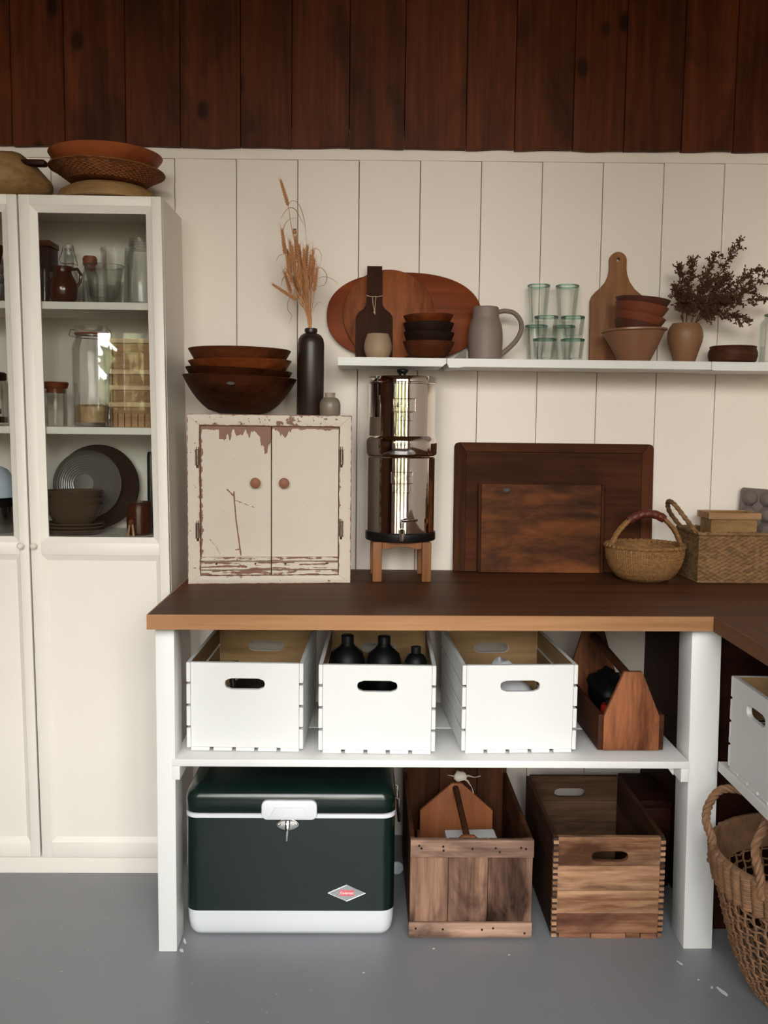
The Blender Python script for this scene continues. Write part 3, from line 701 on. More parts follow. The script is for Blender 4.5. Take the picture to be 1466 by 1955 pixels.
# corner brace under the right end
P('brace', MB().prism([(1.386, SH-0.0195), (1.4155, SH-0.0195), (1.4155, SH-0.058)][::-1], -0.655, -0.637), MAT['white'], fr, bevel=0.001, seg=1)
sf = thing('side_shelf', 'white painted shelf under the return worktop, beside the right post', 'shelf', (1.8, -1.4, 0))
P('shelf_board', MB().prism_z([(1.5045, -0.735), (1.495, -2.25), (2.13, -2.25), (2.13, -0.735)], 0.512, 0.530), MAT['white'], sf, bevel=0.0015)
P('front_rail', MB().prism_z([(1.5020, -0.735), (1.4925, -2.25), (1.4945, -2.25), (1.5042, -0.735)], 0.505, 0.5305), MAT['white'], sf, bevel=0.0006, seg=1)
P('back_panel', MB().box(1.535, 2.12, -0.590, -0.572, 0, 0.864), MAT['redbrown'], sf, bevel=0.001, seg=1)  # dark sheet added to shut out light and stand in for deep shade
P('post', MB().box(1.52, 1.60, -2.25, -2.17, 0, 0.512), MAT['white'], sf, bevel=0.002)
P('post', MB().box(2.04, 2.12, -2.25, -2.17, 0, 0.512), MAT['white'], sf, bevel=0.002)
P('post', MB().box(2.04, 2.12, -0.84, -0.76, 0, 0.512), MAT['white'], sf, bevel=0.002)

# ------------------------------------------------------------------ white slatted crates
MAT['pineend'] = wood('pine_crate_inside', (0.34, 0.22, 0.115), (0.56, 0.40, 0.23), 'x', 7, 0.55, 0.1)
MAT['pineside'] = wood('pine_crate_sides', (0.26, 0.165, 0.09), (0.46, 0.32, 0.18), 'y', 7, 0.6, 0.1)
def make_crate(label, loc, rz):
    t = thing('crate', label, 'crate', loc, rz, 'white slatted crates')
    w, d, h, th = 0.305, 0.44, 0.236, 0.011
    n = 32
    z0 = 0.010
    for nm, y0 in (('front_panel', 0.0), ('back_panel', d-0.014)):
        o = square_loop(-w/2+th, w/2-th, z0, h, n); hh = stadium(0.0, h-0.056, 0.052, 0.0145, n)
        pn = Q(nm, MB().plate_hole(o, hh, y0, y0+0.0135), MAT['crate_white'], t, bevel=0.0012, seg=1)
        pn.data.materials.append(MAT['pineend'])
        for f_ in pn.data.polygons:
            if f_.normal.y*(1 if nm[0] == 'f' else -1) > 0.9: f_.material_index = 1
    sh = (h-z0+0.002-3*0.0065)/4
    for s in (-1, 1):
        for k in range(4):
            za = z0-0.002+k*(sh+0.0065)
            xa, xb = (-w/2, -w/2+th-0.0005) if s < 0 else (w/2-th+0.0005, w/2)
            sl = Q('slat', MB().box(xa, xb, 0, d, za, za+sh), MAT['crate_white'], t, bevel=0.0012, seg=1)
            sl.data.materials.append(MAT['pineside'])          # bare wood inside, painted outside
            for f_ in sl.data.polygons:
                if f_.normal.x*s < -0.9: f_.material_index = 1
    bw_ = (w-2*th-4*0.010)/5
    for k in range(5):
        xa = -w/2+th+k*(bw_+0.010)
        Q('base_slat', MB().box(xa, xa+bw_, 0.001, d-0.001, 0, z0-0.0005), MAT['crate_white'], t, bevel=0.001, seg=1)
    return t
ZC1 = SH+0.0018
cr1 = make_crate('left white crate of the three on the mid shelf, with scraps inside', (0.2835, -0.652, ZC1), math.radians(-1.4))
cr2 = dup(cr1, (0.6285, -0.667, ZC1), 'middle white crate on the mid shelf, with black bottles inside', math.radians(-1.2))
cr3 = dup(cr1, (1.0025, -0.656, ZC1), 'right white crate of the three, plastic bags showing at its slot', math.radians(2.6))
cr4 = dup(cr1, (1.5065, -0.935, 0.5312), 'white crate on the side shelf beneath the return worktop', math.radians(-90))
# what is in the crates
MAT['jugblack'] = plain('black_bottle', (0.008, 0.008, 0.009), 0.5, spec=0.25)
MAT['jargreen'] = plain('green_label', (0.02, 0.12, 0.05), 0.5)
bl_ = MB().lathe([(0, 0), (0.046, 0), (0.050, 0.006), (0.050, 0.172), (0.044, 0.198), (0.024, 0.216), (0.019, 0.222), (0.018, 0.226), (0, 0.226)], 28)
capm = MB().lathe([(0, 0.227), (0.018, 0.227), (0.018, 0.248), (0.015, 0.25), (0, 0.25)], 20)
def blk(label, loc, green=False, src=None):
    if src: return dup(src, loc, label)
    t = thing('black_bottle', label, 'bottle', loc, group='black bottles in the middle crate')
    Q('body', bl_, MAT['jugblack'], t); Q('cap', capm, MAT['black'], t)
    if green: Q('label_band', MB().lathe([(0.0462, 0.12), (0.0470, 0.12), (0.0470, 0.172), (0.0462, 0.172)], 28, close=True), MAT['jargreen'], t)
    return t
zb = ZC1+0.0105
k1 = blk('left black bottle in the middle white crate', (0.546, -0.42, zb))
blk('middle black bottle in the middle white crate', (0.650, -0.43, zb), src=k1)
gbt = thing('black_bottle', 'narrow green-banded black bottle in the middle white crate', 'bottle', (0.737, -0.50, zb), group='black bottles in the middle crate')
Q('body', MB().lathe([(0, 0), (0.028, 0), (0.031, 0.005), (0.031, 0.195), (0.022, 0.212), (0.012, 0.218), (0, 0.218)], 24), MAT['jugblack'], gbt)
Q('cap', MB().lathe([(0, 0.2185), (0.014, 0.2185), (0.014, 0.236), (0, 0.237)], 20), MAT['black'], gbt)
Q('label_band', MB().lathe([(0.0312, 0.15), (0.0318, 0.15), (0.0318, 0.192), (0.0312, 0.192)], 24, close=True), MAT['jargreen'], gbt)
MAT['bag'] = glass('clear_plastic_bag', (0.80, 0.80, 0.82), (0.45, 0.45, 0.48), 1.6, 0.15)
def crumple(r, sx, sy, sz, seed, amp=0.35, n=22):
    b = MB().ball((0, 0, 0), r, n, sx, sy, sz)
    def w(x, y, z):
        p = Vector((x, y, z)); d = mnoise.noise(p*16/r*0.05+Vector((seed*3.1, 0, 0)))+0.6*mnoise.noise(p*40/r*0.05+Vector((0, seed*2.3, 0)))
        return (x*(1+amp*d), y*(1+amp*d), z*(1+amp*d))
    b.warp(w); zm = min(v[2] for v in b.v); b.v = [(x, y, z-zm) for x, y, z in b.v]; return b
MAT['cloth_dark'] = plain('dark_scraps', (0.05, 0.035, 0.03), 0.8, var=0.4)
MAT['bagwhite'] = plain('white_plastic_bag', (0.55, 0.55, 0.57), 0.25, var=0.25, scale=20)
tag(at(crumple(0.075, 1.15, 0.9, 1.2, 1, 0.5).build('plastic_bag', MAT['bagwhite'], sharp=80), (0.965, -0.525, zb)), 'crumpled pale plastic bag behind the slot of the right white crate', 'bag')
tag(at(crumple(0.045, 1.0, 1.2, 1.0, 5, 0.4).build('dark_bag', MAT['cloth_dark'], sharp=80), (1.055, -0.36, zb)), 'crumpled dark bag in the right white crate', 'bag')
tag(at(crumple(0.065, 1.2, 1.3, 1.0, 2, 0.4).build('dark_cloth', MAT['cloth_dark'], sharp=80), (0.31, -0.42, zb)), 'crumpled dark cloth in the left white crate', 'cloth')
t = thing('tool_roll', 'dark rolled tool standing in the left white crate, its tip at the rim', 'tool', (0.262, -0.605, zb), rot=(0, math.radians(-6), 0))
Q('shaft', MB().tube([(0, 0, 0), (0, 0, 0.20)], 0.008, 10), MAT['black'], t)
Q('head', MB().box(-0.020, 0.022, -0.010, 0.010, 0.199, 0.217), MAT['black'], t, bevel=0.003)

# ------------------------------------------------------------------ wooden tool tote on the mid shelf
MAT['totewood'] = wood('reddish_tote_wood', (0.12, 0.046, 0.023), (0.37, 0.165, 0.085), 'z', 13, 0.6, 0.11, stain=(0.035, 0.013, 0.008), stain_amt=1.0)
MAT['totedark'] = wood('dark_tote_wood', (0.050, 0.020, 0.011), (0.12, 0.05, 0.026), 'y', 10, 0.6, 0.1)
tt = thing('tool_tote', 'reddish wooden tool tote with pointed ends beside the right crate', 'tote', (1.3045, -0.637, SH+0.0018), math.radians(0.5))
def gable(hw, sh_, h, tw, y0, y1): return MB().prism([(-hw, 0.002), (hw, 0.002), (hw, sh_), (tw, h), (-tw, h), (-hw, sh_)], y0, y1)
Q('end_board', gable(0.0745, 0.094, 0.215, 0.024, 0, 0.016), MAT['totewood'], tt, bevel=0.002)
Q('end_board', gable(0.0745, 0.094, 0.262, 0.024, 0.424, 0.440), MAT['totewood'], tt, bevel=0.002)
for s in (-1, 1): Q('side_board', MB().box(min(s*0.075, s*0.088), max(s*0.075, s*0.088), 0.004, 0.438, 0.002, 0.098), MAT['totedark'], tt, bevel=0.002)
Q('base_board', MB().box(-0.0735, 0.0735, 0.0165, 0.4235, 0.0, 0.012), MAT['totedark'], tt, bevel=0.001)
Q('handle', MB().tube([(0, 0.016, 0.190), (0, 0.424, 0.215)], 0.012, 12), MAT['totedark'], tt)
Q('dowel_end', MB().cyl((0, 0.0005, 0.190), 0.012, 0.002, 16, axis='y'), MAT['totedark'], tt)
MAT['redplastic'] = plain('red_plastic', (0.30, 0.02, 0.02), 0.35)
t = thing('red_can', 'small dark red can inside the wooden tool tote', 'can', (1.270, -0.545, SH+0.0142))
Q('body', MB().lathe([(0, 0), (0.024, 0), (0.026, 0.003), (0.026, 0.080), (0.022, 0.088), (0, 0.088)], 24), MAT['redplastic'], t)
Q('cap', MB().lathe([(0, 0.0885), (0.014, 0.0885), (0.014, 0.102), (0, 0.103)], 18), MAT['black'], t)
t = thing('pliers', 'dark pliers standing in the wooden tool tote', 'tool', (1.345, -0.46, SH+0.0190), rot=(math.radians(8), math.radians(-10), 0))
Q('grip', MB().tube([(-0.010, 0, 0), (-0.018, 0, 0.06), (-0.006, 0, 0.115)], [0.007, 0.008, 0.005], 8), MAT['black'], t)
Q('grip', MB().tube([(0.010, 0, 0), (0.018, 0, 0.06), (0.006, 0, 0.115)], [0.007, 0.008, 0.005], 8), MAT['black'], t)
Q('jaw', MB().tube([(0, 0, 0.11), (0.0, 0, 0.13), (0.0, 0, 0.17)], [0.011, 0.012, 0.004], 8), MAT['steel'], t)
tag(at(crumple(0.05, 1.0, 1.6, 1.15, 8, 0.4).build('dark_pouch', MAT['jugblack'], sharp=70), (1.315, -0.33, SH+0.0142)), 'dark pouch inside the wooden tool tote', 'pouch')

# ------------------------------------------------------------------ green cooler
MAT['green'] = plain('dark_green_enamel', (0.007, 0.022, 0.017), 0.22, var=0.05, spec=0.5, bstr=0.02)
MAT['plasticwhite'] = plain('white_plastic', (0.70, 0.71, 0.74), 0.35, var=0.01, bstr=0.02)
MAT['chrome'] = plain('chrome', (0.75, 0.72, 0.70), 0.12, 1.0, var=0.02, bstr=0.0)
MAT['badge'] = plain('badge_silver', (0.45, 0.46, 0.46), 0.35, 0.6, var=0.15, scale=60)
MAT['badgered'] = plain('badge_pink_red', (0.62, 0.13, 0.15), 0.4)
def rrect(x0, x1, y0, y1, r, n=6):
    P_ = []
    for cx_, cy_, a0_ in ((x1-r, y0+r, -PI/2), (x1-r, y1-r, 0), (x0+r, y1-r, PI/2), (x0+r, y0+r, PI)):
        for k in range(n+1):
            a = a0_+PI/2*k/n; P_.append((cx_+r*math.cos(a), cy_+r*math.sin(a)))
    return P_
def loft(secs):
    """stack of equal-length loops [(pts, z)]"""
    b = MB(); n = len(secs[0][0]); vs = []; fs = []
    for pts, z in secs: vs += [(x, y, z) for x, y in pts]
    for i in range(len(secs)-1):
        for k in range(n): fs.append((i*n+k, i*n+(k+1) % n, (i+1)*n+(k+1) % n, (i+1)*n+k))
    fs.append(tuple(range(n-1, -1, -1))); fs.append(tuple(range((len(secs)-1)*n, len(secs)*n)))
    return b.add(vs, fs)
co = thing('cooler', 'dark green steel cooler with a white base under the bench', 'cooler', (0.4015, -0.425, 0))
def RR(ins, r=0.035): return rrect(-0.2795+ins, 0.2795-ins, -0.212+ins, 0.188-ins, r)
Q('base', loft([(RR(0.030, 0.02), 0.0), (RR(0.014, 0.026), 0.004), (RR(0.006), 0.016), (RR(0.0025), 0.04), (RR(0.001), 0.0752)]), MAT['plasticwhite'], co, sharp=50)
Q('body', loft([(RR(0.0), 0.0755), (RR(0.0), 0.332)]), MAT['green'], co, sharp=40)
Q('gasket_rim', loft([(RR(0.004), 0.3325), (RR(-0.001), 0.3335), (RR(-0.001), 0.3435), (RR(0.004), 0.345)]), MAT['plasticwhite'], co, sharp=40)
Q('lid', loft([(RR(0.002), 0.3455), (RR(-0.001), 0.348), (RR(-0.001), 0.385), (RR(0.003), 0.398), (RR(0.012), 0.408), (RR(0.03, 0.03), 0.414), (RR(0.05, 0.03), 0.415)]), MAT['green'], co, sharp=60)
m = MB().prism(rrect(-0.0755, 0.0715, 0.333, 0.386, 0.016), -0.226, -0.2115)
lt = Q('latch', m, MAT['plasticwhite'], co, bevel=0.004)
m = MB().prism([(-0.062, 0.340), (0.058, 0.340), (0.048, 0.346), (0.036, 0.368), (-0.040, 0.368), (-0.052, 0.346)], -0.2295, -0.226)
Q('latch_shade_plate', m, plain('latch_shaded_white', (0.605, 0.615, 0.645), 0.4), lt, bevel=0.0015)  # raised plate, its white greyed to paint the shading of a recess
m = MB().prism([(-0.0285+0.030*math.cos(a)*(0.55+0.45*abs(math.cos(a)))+0.022, 0.317+0.0165*math.sin(a)) for a in [2*PI*k/24 for k in range(24)]], -0.216, -0.212)
lk = Q('lock_plate', m, MAT['chrome'], co, bevel=0.001)
m = MB().tube([(-0.0065, -0.217, 0.326), (-0.0065, -0.224, 0.316), (-0.0085, -0.225, 0.276)], [0.007, 0.0065, 0.0035], 10).cyl((-0.0065, -0.215, 0.317), 0.010, 0.006, 18, axis='y')
Q('lever', m.warp(lambda x, y, z: (x, min(y, -0.2125), z)), MAT['chrome'], lk)
for s in (-1, 1): Q('rivet', MB().ball((-0.0065+s*0.023, -0.216, 0.318), 0.004, 10), MAT['chrome'], lk)
bx, bz = 0.1518, 0.1265
bd = Q('badge', MB().prism([(bx-0.0505, bz), (bx, bz-0.0225), (bx+0.0505, bz), (bx, bz+0.0225)], -0.2142, -0.2121), MAT['badge'], co, bevel=0.0004, seg=1)
m = MB()
for (xa, za), (xb, zb_) in (((bx-.0505, bz), (bx, bz-.0225)), ((bx, bz-.0225), (bx+.0505, bz)), ((bx+.0505, bz), (bx, bz+.0225)), ((bx, bz+.0225), (bx-.0505, bz))):
    m.tube([(xa, -0.2142, za), (xb, -0.2142, zb_)], 0.0009, 6)
Q('badge_border', m, MAT['chrome'], bd)
Q('badge_panel', MB().prism(rrect(bx-0.0195, bx+0.0195, bz-0.0078, bz+0.0085, 0.002, 3), -0.2148, -0.2141), MAT['badgered'], bd, smooth=False)
m = text_mesh('Coleman', 0.0102, 0.0003, bold=0.0001); m.v = [(x+bx, y-0.2150, z+bz+0.0004) for x, y, z in m.v]
Q('badge_lettering', m, plain('badge_white', (0.85, 0.80, 0.80), 0.4), bd, smooth=False)
# side handles of metal on both ends
for s in (-1, 1):
    X = s*0.2795
    h_ = Q('side_handle', MB().tube([(X+s*0.004, -0.062, 0.330), (X+s*0.014, -0.062, 0.325), (X+s*0.016, -0.062, 0.262), (X+s*0.016, 0.038, 0.262), (X+s*0.014, 0.038, 0.325), (X+s*0.004, 0.038, 0.330)], 0.0045, 8), MAT['chrome'], co)
    Q('handle_plate', MB().box(min(X, X+s*0.005), max(X, X+s*0.005), -0.075, 0.051, 0.318, 0.352), MAT['black'], h_, bevel=0.002)

# ------------------------------------------------------------------ old wooden crates on the floor
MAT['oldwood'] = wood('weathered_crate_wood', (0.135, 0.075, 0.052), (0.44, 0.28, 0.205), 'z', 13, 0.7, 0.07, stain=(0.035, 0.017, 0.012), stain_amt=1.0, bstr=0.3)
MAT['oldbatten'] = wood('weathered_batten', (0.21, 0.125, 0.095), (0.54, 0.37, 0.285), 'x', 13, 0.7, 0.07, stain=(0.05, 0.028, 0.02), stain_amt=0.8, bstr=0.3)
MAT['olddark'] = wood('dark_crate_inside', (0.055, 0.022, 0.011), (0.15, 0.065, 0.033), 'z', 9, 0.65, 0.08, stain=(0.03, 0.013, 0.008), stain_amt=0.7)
MAT['orangewood'] = wood('orange_pine', (0.24, 0.095, 0.042), (0.38, 0.17, 0.082), 'z', 8, 0.5, 0.06, stain=(0.17, 0.06, 0.03), stain_amt=0.5)
MAT['nail'] = plain('rusty_nail', (0.03, 0.018, 0.014), 0.6, 0.4)
ca = thing('wooden_crate', 'weathered wooden crate with nailed battens, a pointed caddy standing in it', 'crate', (0.887, -0.637, 0))
W2, D, Hf, Hb = 0.165, 0.500, 0.279, 0.315
xs_ = [-W2, -0.062, 0.045, W2]
for a, b2 in zip(xs_, xs_[1:]): Q('front_plank', MB().box(a+0.0006, b2-0.0006, 0, 0.014, 0.012, Hf-0.004), MAT['oldwood'], ca, bevel=0.0015, seg=1)
xb_ = [-W2, -0.05, 0.07, W2]
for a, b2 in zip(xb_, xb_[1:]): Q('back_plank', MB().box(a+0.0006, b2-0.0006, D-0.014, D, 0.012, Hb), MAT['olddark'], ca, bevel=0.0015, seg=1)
tb = Q('top_batten', MB().box(-W2, W2, -0.013, -0.0002, Hf-0.048, Hf), MAT['oldbatten'], ca, bevel=0.002)
bb_ = Q('bottom_batten', MB().box(-W2-0.002, W2, -0.012, -0.0002, 0.006, 0.048), MAT['oldbatten'], ca, bevel=0.002)
for x_, z_ in ((-0.142, .264), (-0.136, .257), (-0.078, .262), (-0.077, .251), (0.0, .256), (0.062, .258), (0.073, .247), (0.130, .259), (0.143, .256)):
    Q('nail', MB().cyl((x_, -0.0142, z_), 0.0032, 0.0016, 10, axis='y'), MAT['nail'], tb)
for x_, z_ in ((-0.148, .033), (-0.075, .031), (0.03, .030), (0.06, .034), (0.145, .02)):
    Q('nail', MB().cyl((x_, -0.0132, z_), 0.003, 0.0016, 10, axis='y'), MAT['nail'], bb_)
for s in (-1, 1):
    for k, (za, zb_) in enumerate(((0.012, 0.10), (0.102, 0.19), (0.192, Hf-0.002))):
        xa = s*W2
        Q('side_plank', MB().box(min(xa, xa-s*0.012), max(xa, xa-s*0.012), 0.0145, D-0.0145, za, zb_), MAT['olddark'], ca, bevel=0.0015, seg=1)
xg = [-W2, -0.08, 0.0, 0.09, W2]
for a, b2 in zip(xg, xg[1:]): Q('base_plank', MB().box(a+0.001, b2-0.001, 0.0, D, 0.0, 0.0115), MAT['oldwood'], ca, bevel=0.001, seg=1)
# the pointed caddy in it
cd = thing('caddy', 'orange-brown wooden caddy with pointed ends, standing in the weathered crate', 'caddy', (0.882, -0.600, 0.012), math.radians(0))
def pent(hw, sh_, h, y0, y1): return MB().prism([(-hw, 0), (hw, 0), (hw, sh_), (0.016, h), (-0.016, h), (-hw, sh_)], y0, y1)
Q('end_board', pent(0.112, 0.186, 0.272, 0.335, 0.351), MAT['orangewood'], cd, bevel=0.002)
Q('end_board', pent(0.112, 0.170, 0.255, 0.0, 0.016), MAT['orangewood'], cd, bevel=0.002)
for s in (-1, 1): Q('side_board', MB().box(min(s*0.1125, s*0.122), max(s*0.1125, s*0.122), 0.002, 0.349, 0, 0.12), MAT['orangewood'], cd, bevel=0.0015)
Q('base_board', MB().box(-0.110, 0.110, 0.0165, 0.334, 0.0, 0.010), MAT['orangewood'], cd)
Q('handle', MB().tube([(0.0, -0.002, 0.236), (-0.004, 0.347, 0.258)], 0.0095, 12), MAT['olddark'], cd)
MAT['paper'] = plain('white_paper', (0.72, 0.70, 0.68), 0.7)
m = MB(); nn = 6
for j in range(2): m.add([(x_, y_, z_) for x_, y_, z_ in ((-0.07, 0, 0.003*j), (0.07, 0.015, 0.003*j), (0.065, 0.11, 0.012+0.003*j), (-0.072, 0.10, 0.004+0.003*j))], [(0, 1, 2, 3)])
m = MB()
m.box(-0.073, 0.070, 0, 0.15, 0.0, 0.004).warp(lambda x_, y_, z_: (x_, y_, z_+0.010*math.sin(x_*22)+0.02*y_))
tag(at(MB().prism_z([(-0.073, 0), (0.070, 0.008), (0.066, 0.10), (-0.075, 0.092)], 0.0, 0.197).build('paper_stack', MAT['paper'], bevel=0.001), (0.905, -0.545, 0.023)), 'white papers standing inside the pointed caddy', 'paper')
MAT['rag'] = plain('cream_rag', (0.62, 0.55, 0.47), 0.85, var=0.2, scale=30)
rg = thing('rag', 'cream rag knotted round the top of the pointed caddy', 'cloth', (0.893, -0.248, 0.285))
Q('knot', crumple(0.016, 1.2, 1.0, 0.9, 3, 0.5, 16), MAT['rag'], rg, sharp=80)
def strip(pts, w, th=0.0016): return MB().tube(pts, [w*(0.6+0.4*math.sin(1.7*i+1)) for i in range(len(pts))], 8, flat=0.25)
Q('tail', strip([(0.005, -0.004, 0.014), (0.022, -0.012, 0.006), (0.034, -0.016, -0.012), (0.040, -0.018, -0.030)], 0.011), MAT['rag'], rg, sharp=80)
Q('tail', strip([(0.0, -0.004, 0.016), (0.025, -0.006, 0.020), (0.045, -0.004, 0.014), (0.062, -0.003, 0.018)], 0.010), MAT['rag'], rg, sharp=80)
Q('tail', strip([(-0.004, -0.004, 0.014), (-0.022, -0.004, 0.018), (-0.040, 0.0, 0.020)], 0.007), MAT['rag'], rg, sharp=80)
# finger-jointed crate
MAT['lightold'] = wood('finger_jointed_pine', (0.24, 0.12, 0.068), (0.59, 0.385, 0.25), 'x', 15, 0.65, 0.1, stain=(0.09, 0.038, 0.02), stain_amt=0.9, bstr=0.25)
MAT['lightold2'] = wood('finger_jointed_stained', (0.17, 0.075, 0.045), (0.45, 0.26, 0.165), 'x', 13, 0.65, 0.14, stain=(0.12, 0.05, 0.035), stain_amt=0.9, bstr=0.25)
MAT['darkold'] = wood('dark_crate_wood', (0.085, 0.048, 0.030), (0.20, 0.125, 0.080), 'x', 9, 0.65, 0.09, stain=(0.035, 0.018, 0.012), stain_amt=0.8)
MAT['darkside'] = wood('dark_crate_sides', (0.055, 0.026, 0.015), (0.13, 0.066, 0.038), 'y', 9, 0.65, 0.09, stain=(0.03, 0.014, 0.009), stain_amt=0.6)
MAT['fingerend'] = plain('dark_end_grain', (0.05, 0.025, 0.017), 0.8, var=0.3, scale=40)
cb = thing('wooden_crate', 'finger-jointed wooden crate with oval hand slots beside the right post', 'crate', (1.2575, -0.637, 0))
W2, D, H = 0.151, 0.455, 0.283
n = 32
def end_boards(y0, y1, mats, nm):
    zs_ = [(0.014, 0.068), (0.069, 0.133), (0.134, 0.203)]
    for (za, zb_), mm in zip(zs_, mats): Q(nm, MB().box(-W2+0.013, W2-0.013, y0, y1, za, zb_), mm, cb, bevel=0.001, seg=1)
    o = square_loop(-W2+0.013, W2-0.013, 0.204, H, n); hl = stadium(0.002 if y0 < 0.1 else -0.012, 0.229, 0.049, 0.0145, n)
    Q(nm, MB().plate_hole(o, hl, y0, y1), mats[3], cb, bevel=0.001, seg=1)
end_boards(0.0, 0.016, (MAT['lightold2'], MAT['lightold'], MAT['lightold'], MAT['lightold']), 'front_board')
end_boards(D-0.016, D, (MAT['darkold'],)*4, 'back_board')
for s in (-1, 1):
    for za, zb_ in ((0.004, 0.095), (0.096, 0.19), (0.191, H)):
        xa = s*W2
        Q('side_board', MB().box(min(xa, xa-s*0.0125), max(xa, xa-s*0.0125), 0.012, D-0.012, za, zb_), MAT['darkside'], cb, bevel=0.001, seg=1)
    m = MB(); m2 = MB(); nf = 17; ph = (H-0.006)/nf
    for k in range(nf):
        xa = s*W2; za = 0.004+k*ph
        Q('joint_finger', MB().box(min(xa, xa-s*0.0135), max(xa, xa-s*0.0135), -0.0012, 0.0125, za, za+ph*0.56), MAT['lightold'], cb, smooth=False)
        Q('joint_finger', MB().box(min(xa-s*0.001, xa-s*0.0135), max(xa-s*0.001, xa-s*0.0135), 0.0015, 0.0125, za+ph*0.58, za+ph*0.99), MAT['fingerend'], cb, smooth=False)
for k, (a, b2) in enumerate(((-0.13, -0.045), (-0.043, 0.05), (0.052, 0.09), (0.092, 0.135))):
    Q('base_board', MB().box(a, b2, -0.003*(k % 2), D, 0.0, 0.0135), MAT['lightold2'], cb, bevel=0.001, seg=1)
# dark box behind and the round lid
t = thing('dark_box', 'dark red-brown wooden box in the corner behind the finger-jointed crate', 'box', (1.468, -0.25, 0))
Q('body', MB().box(-0.050, 0.049, -0.10, 0.12, 0, 0.245), MAT['redbrown'], t, bevel=0.003)
Q('lid', MB().box(-0.053, 0.052, -0.103, 0.123, 0.2455, 0.268), MAT['redbrown'], t, bevel=0.003)
t = thing('jar_lid', 'small round white lid standing on edge between the cooler and the weathered crate', 'lid', (0.7010, -0.270, 0), rot=(0, 0, 0))
Q('disc', MB().lathe([(0, 0), (0.0185, 0), (0.0195, 0.001), (0.0195, 0.006), (0.0180, 0.007), (0, 0.007)], 32).xf(Matrix.Translation((0, 0, 0.0197)) @ Matrix.Rotation(PI/2, 4, 'X')), MAT['plasticwhite'], t)
Q('rim', MB().tube([(0.0187*math.cos(k*PI/14), -0.007, 0.0197+0.0187*math.sin(k*PI/14)) for k in range(28)], 0.0009, 6, closed=True), MAT['plasticwhite'], t)

# ------------------------------------------------------------------ distressed wall cupboard on the worktop
PAINT, UNDER = (0.605, 0.525, 0.43), (0.25, 0.105, 0.060)
MAT['flaked'] = painted_worn('flaking_cream_paint', PAINT, UNDER)
MAT['hinge'] = plain('dark_hinge_metal', (0.26, 0.22, 0.18), 0.3, 0.95, var=0.6, scale=90)
MAT['barewood'] = plain('bare_reddish_wood', (0.30, 0.13, 0.070), 0.6, var=0.25, scale=40)
FW, FH, FD = 0.478, 0.4975, 0.205
wc = thing('wall_cupboard', 'small old two-door cupboard in flaking cream paint on the worktop', 'cupboard', (0.0745, -0.3160, WT), math.radians(5.06))
def fbm(x, y, sc, sd):
    return 0.5+0.5*(mnoise.noise((x*sc, y*sc, sd))+0.5*mnoise.noise((x*sc*2.1, y*sc*2.1, sd+5))+0.25*mnoise.noise((x*sc*4.3, y*sc*4.3, sd+9)))/1.2
def segd(x, y, pts):
    best = 9
    for (ax, ay), (bx_, by) in zip(pts, pts[1:]):
        dx, dy = bx_-ax, by-ay; L = dx*dx+dy*dy
        t_ = max(0, min(1, ((x-ax)*dx+(y-ay)*dy)/L)); best = min(best, math.hypot(x-ax-t_*dx, y-ay-t_*dy))
    return best
def worn_panel(u0, u1, w0, w1, y0, y1, fn, step=0.0020):
    """board whose front carries a fine grid with the 'wear' attribute"""
    nu, nw = max(2, int((u1-u0)/step)), max(2, int((w1-w0)/step))
    b = MB(); vs = []; at_ = []
    for j in range(nw+1):
        for i in range(nu+1):
            x_, z_ = u0+(u1-u0)*i/nu, w0+(w1-w0)*j/nw
            vs.append((x_, y0, z_)); at_.append(fn(x_, z_))
    fs = [(j*(nu+1)+i, j*(nu+1)+i+1, (j+1)*(nu+1)+i+1, (j+1)*(nu+1)+i) for j in range(nw) for i in range(nu)]
    b.add(vs, fs)
    e = MB().box(u0, u1, y0, y1, w0, w1); e.f = [f for f in e.f if f != (0, 1, 5, 4)]
    b.merge(e); b.attr = at_+[0.35]*8
    return b
drip = lambda x: fbm(x, 0.0, 55, 3.3)
def wear_left(x, z):
    w = 0.0
    top = 0.4645-z
    # paint gone along the upper edge in drips, most at the meeting edge
    reach = 0.012+0.045*max(0, drip(x)-0.42)*2.2*(1 if 0.085 < x < 0.238 else 0.25)+0.070*max(0, (x-0.19)/0.05)**1.2*(0.6+0.8*max(0, drip(x*1.3+2)-0.3))
    w = max(w, 0.95-(top/reach)**3*0.5 if top < reach*1.3 else 0)
    if 0.092 < x < 0.112 and 0.425 < z < 0.455: w = max(w, 0.9)
    w = max(w, 0.85-(x-0.0385)/0.006 if x < 0.05 else 0)
    w = max(w, 0.62-(x-0.04)/0.025 if x < 0.08 else 0)
    for pts, r in (([(0.134, 0.266), (0.140, 0.189), (0.154, 0.085)], 0.0019), ([(0.115, 0.278), (0.135, 0.258)], 0.0018), ([(0.1345, 0.272), (0.134, 0.262)], 0.0015), ([(0.063, 0.132), (0.082, 0.110), (0.094, 0.086)], 0.0006), ([(0.138, 0.100), (0.152, 0.103)], 0.0012)):
        d = segd(x, z, pts)
        if d < 0.008: w = max(w, 1.15-d/r*0.55)
    d = segd(x, z, [(0.140, 0.246), (0.165, 0.236), (0.196, 0.225)])
    if d < 0.005: w = max(w, 0.95-d/0.0012*0.4-0.3*(fbm(x, z, 120, 1) < 0.5))
    return max(w, 0.08+0.36*(fbm(x, z, 18, 7)-0.35))
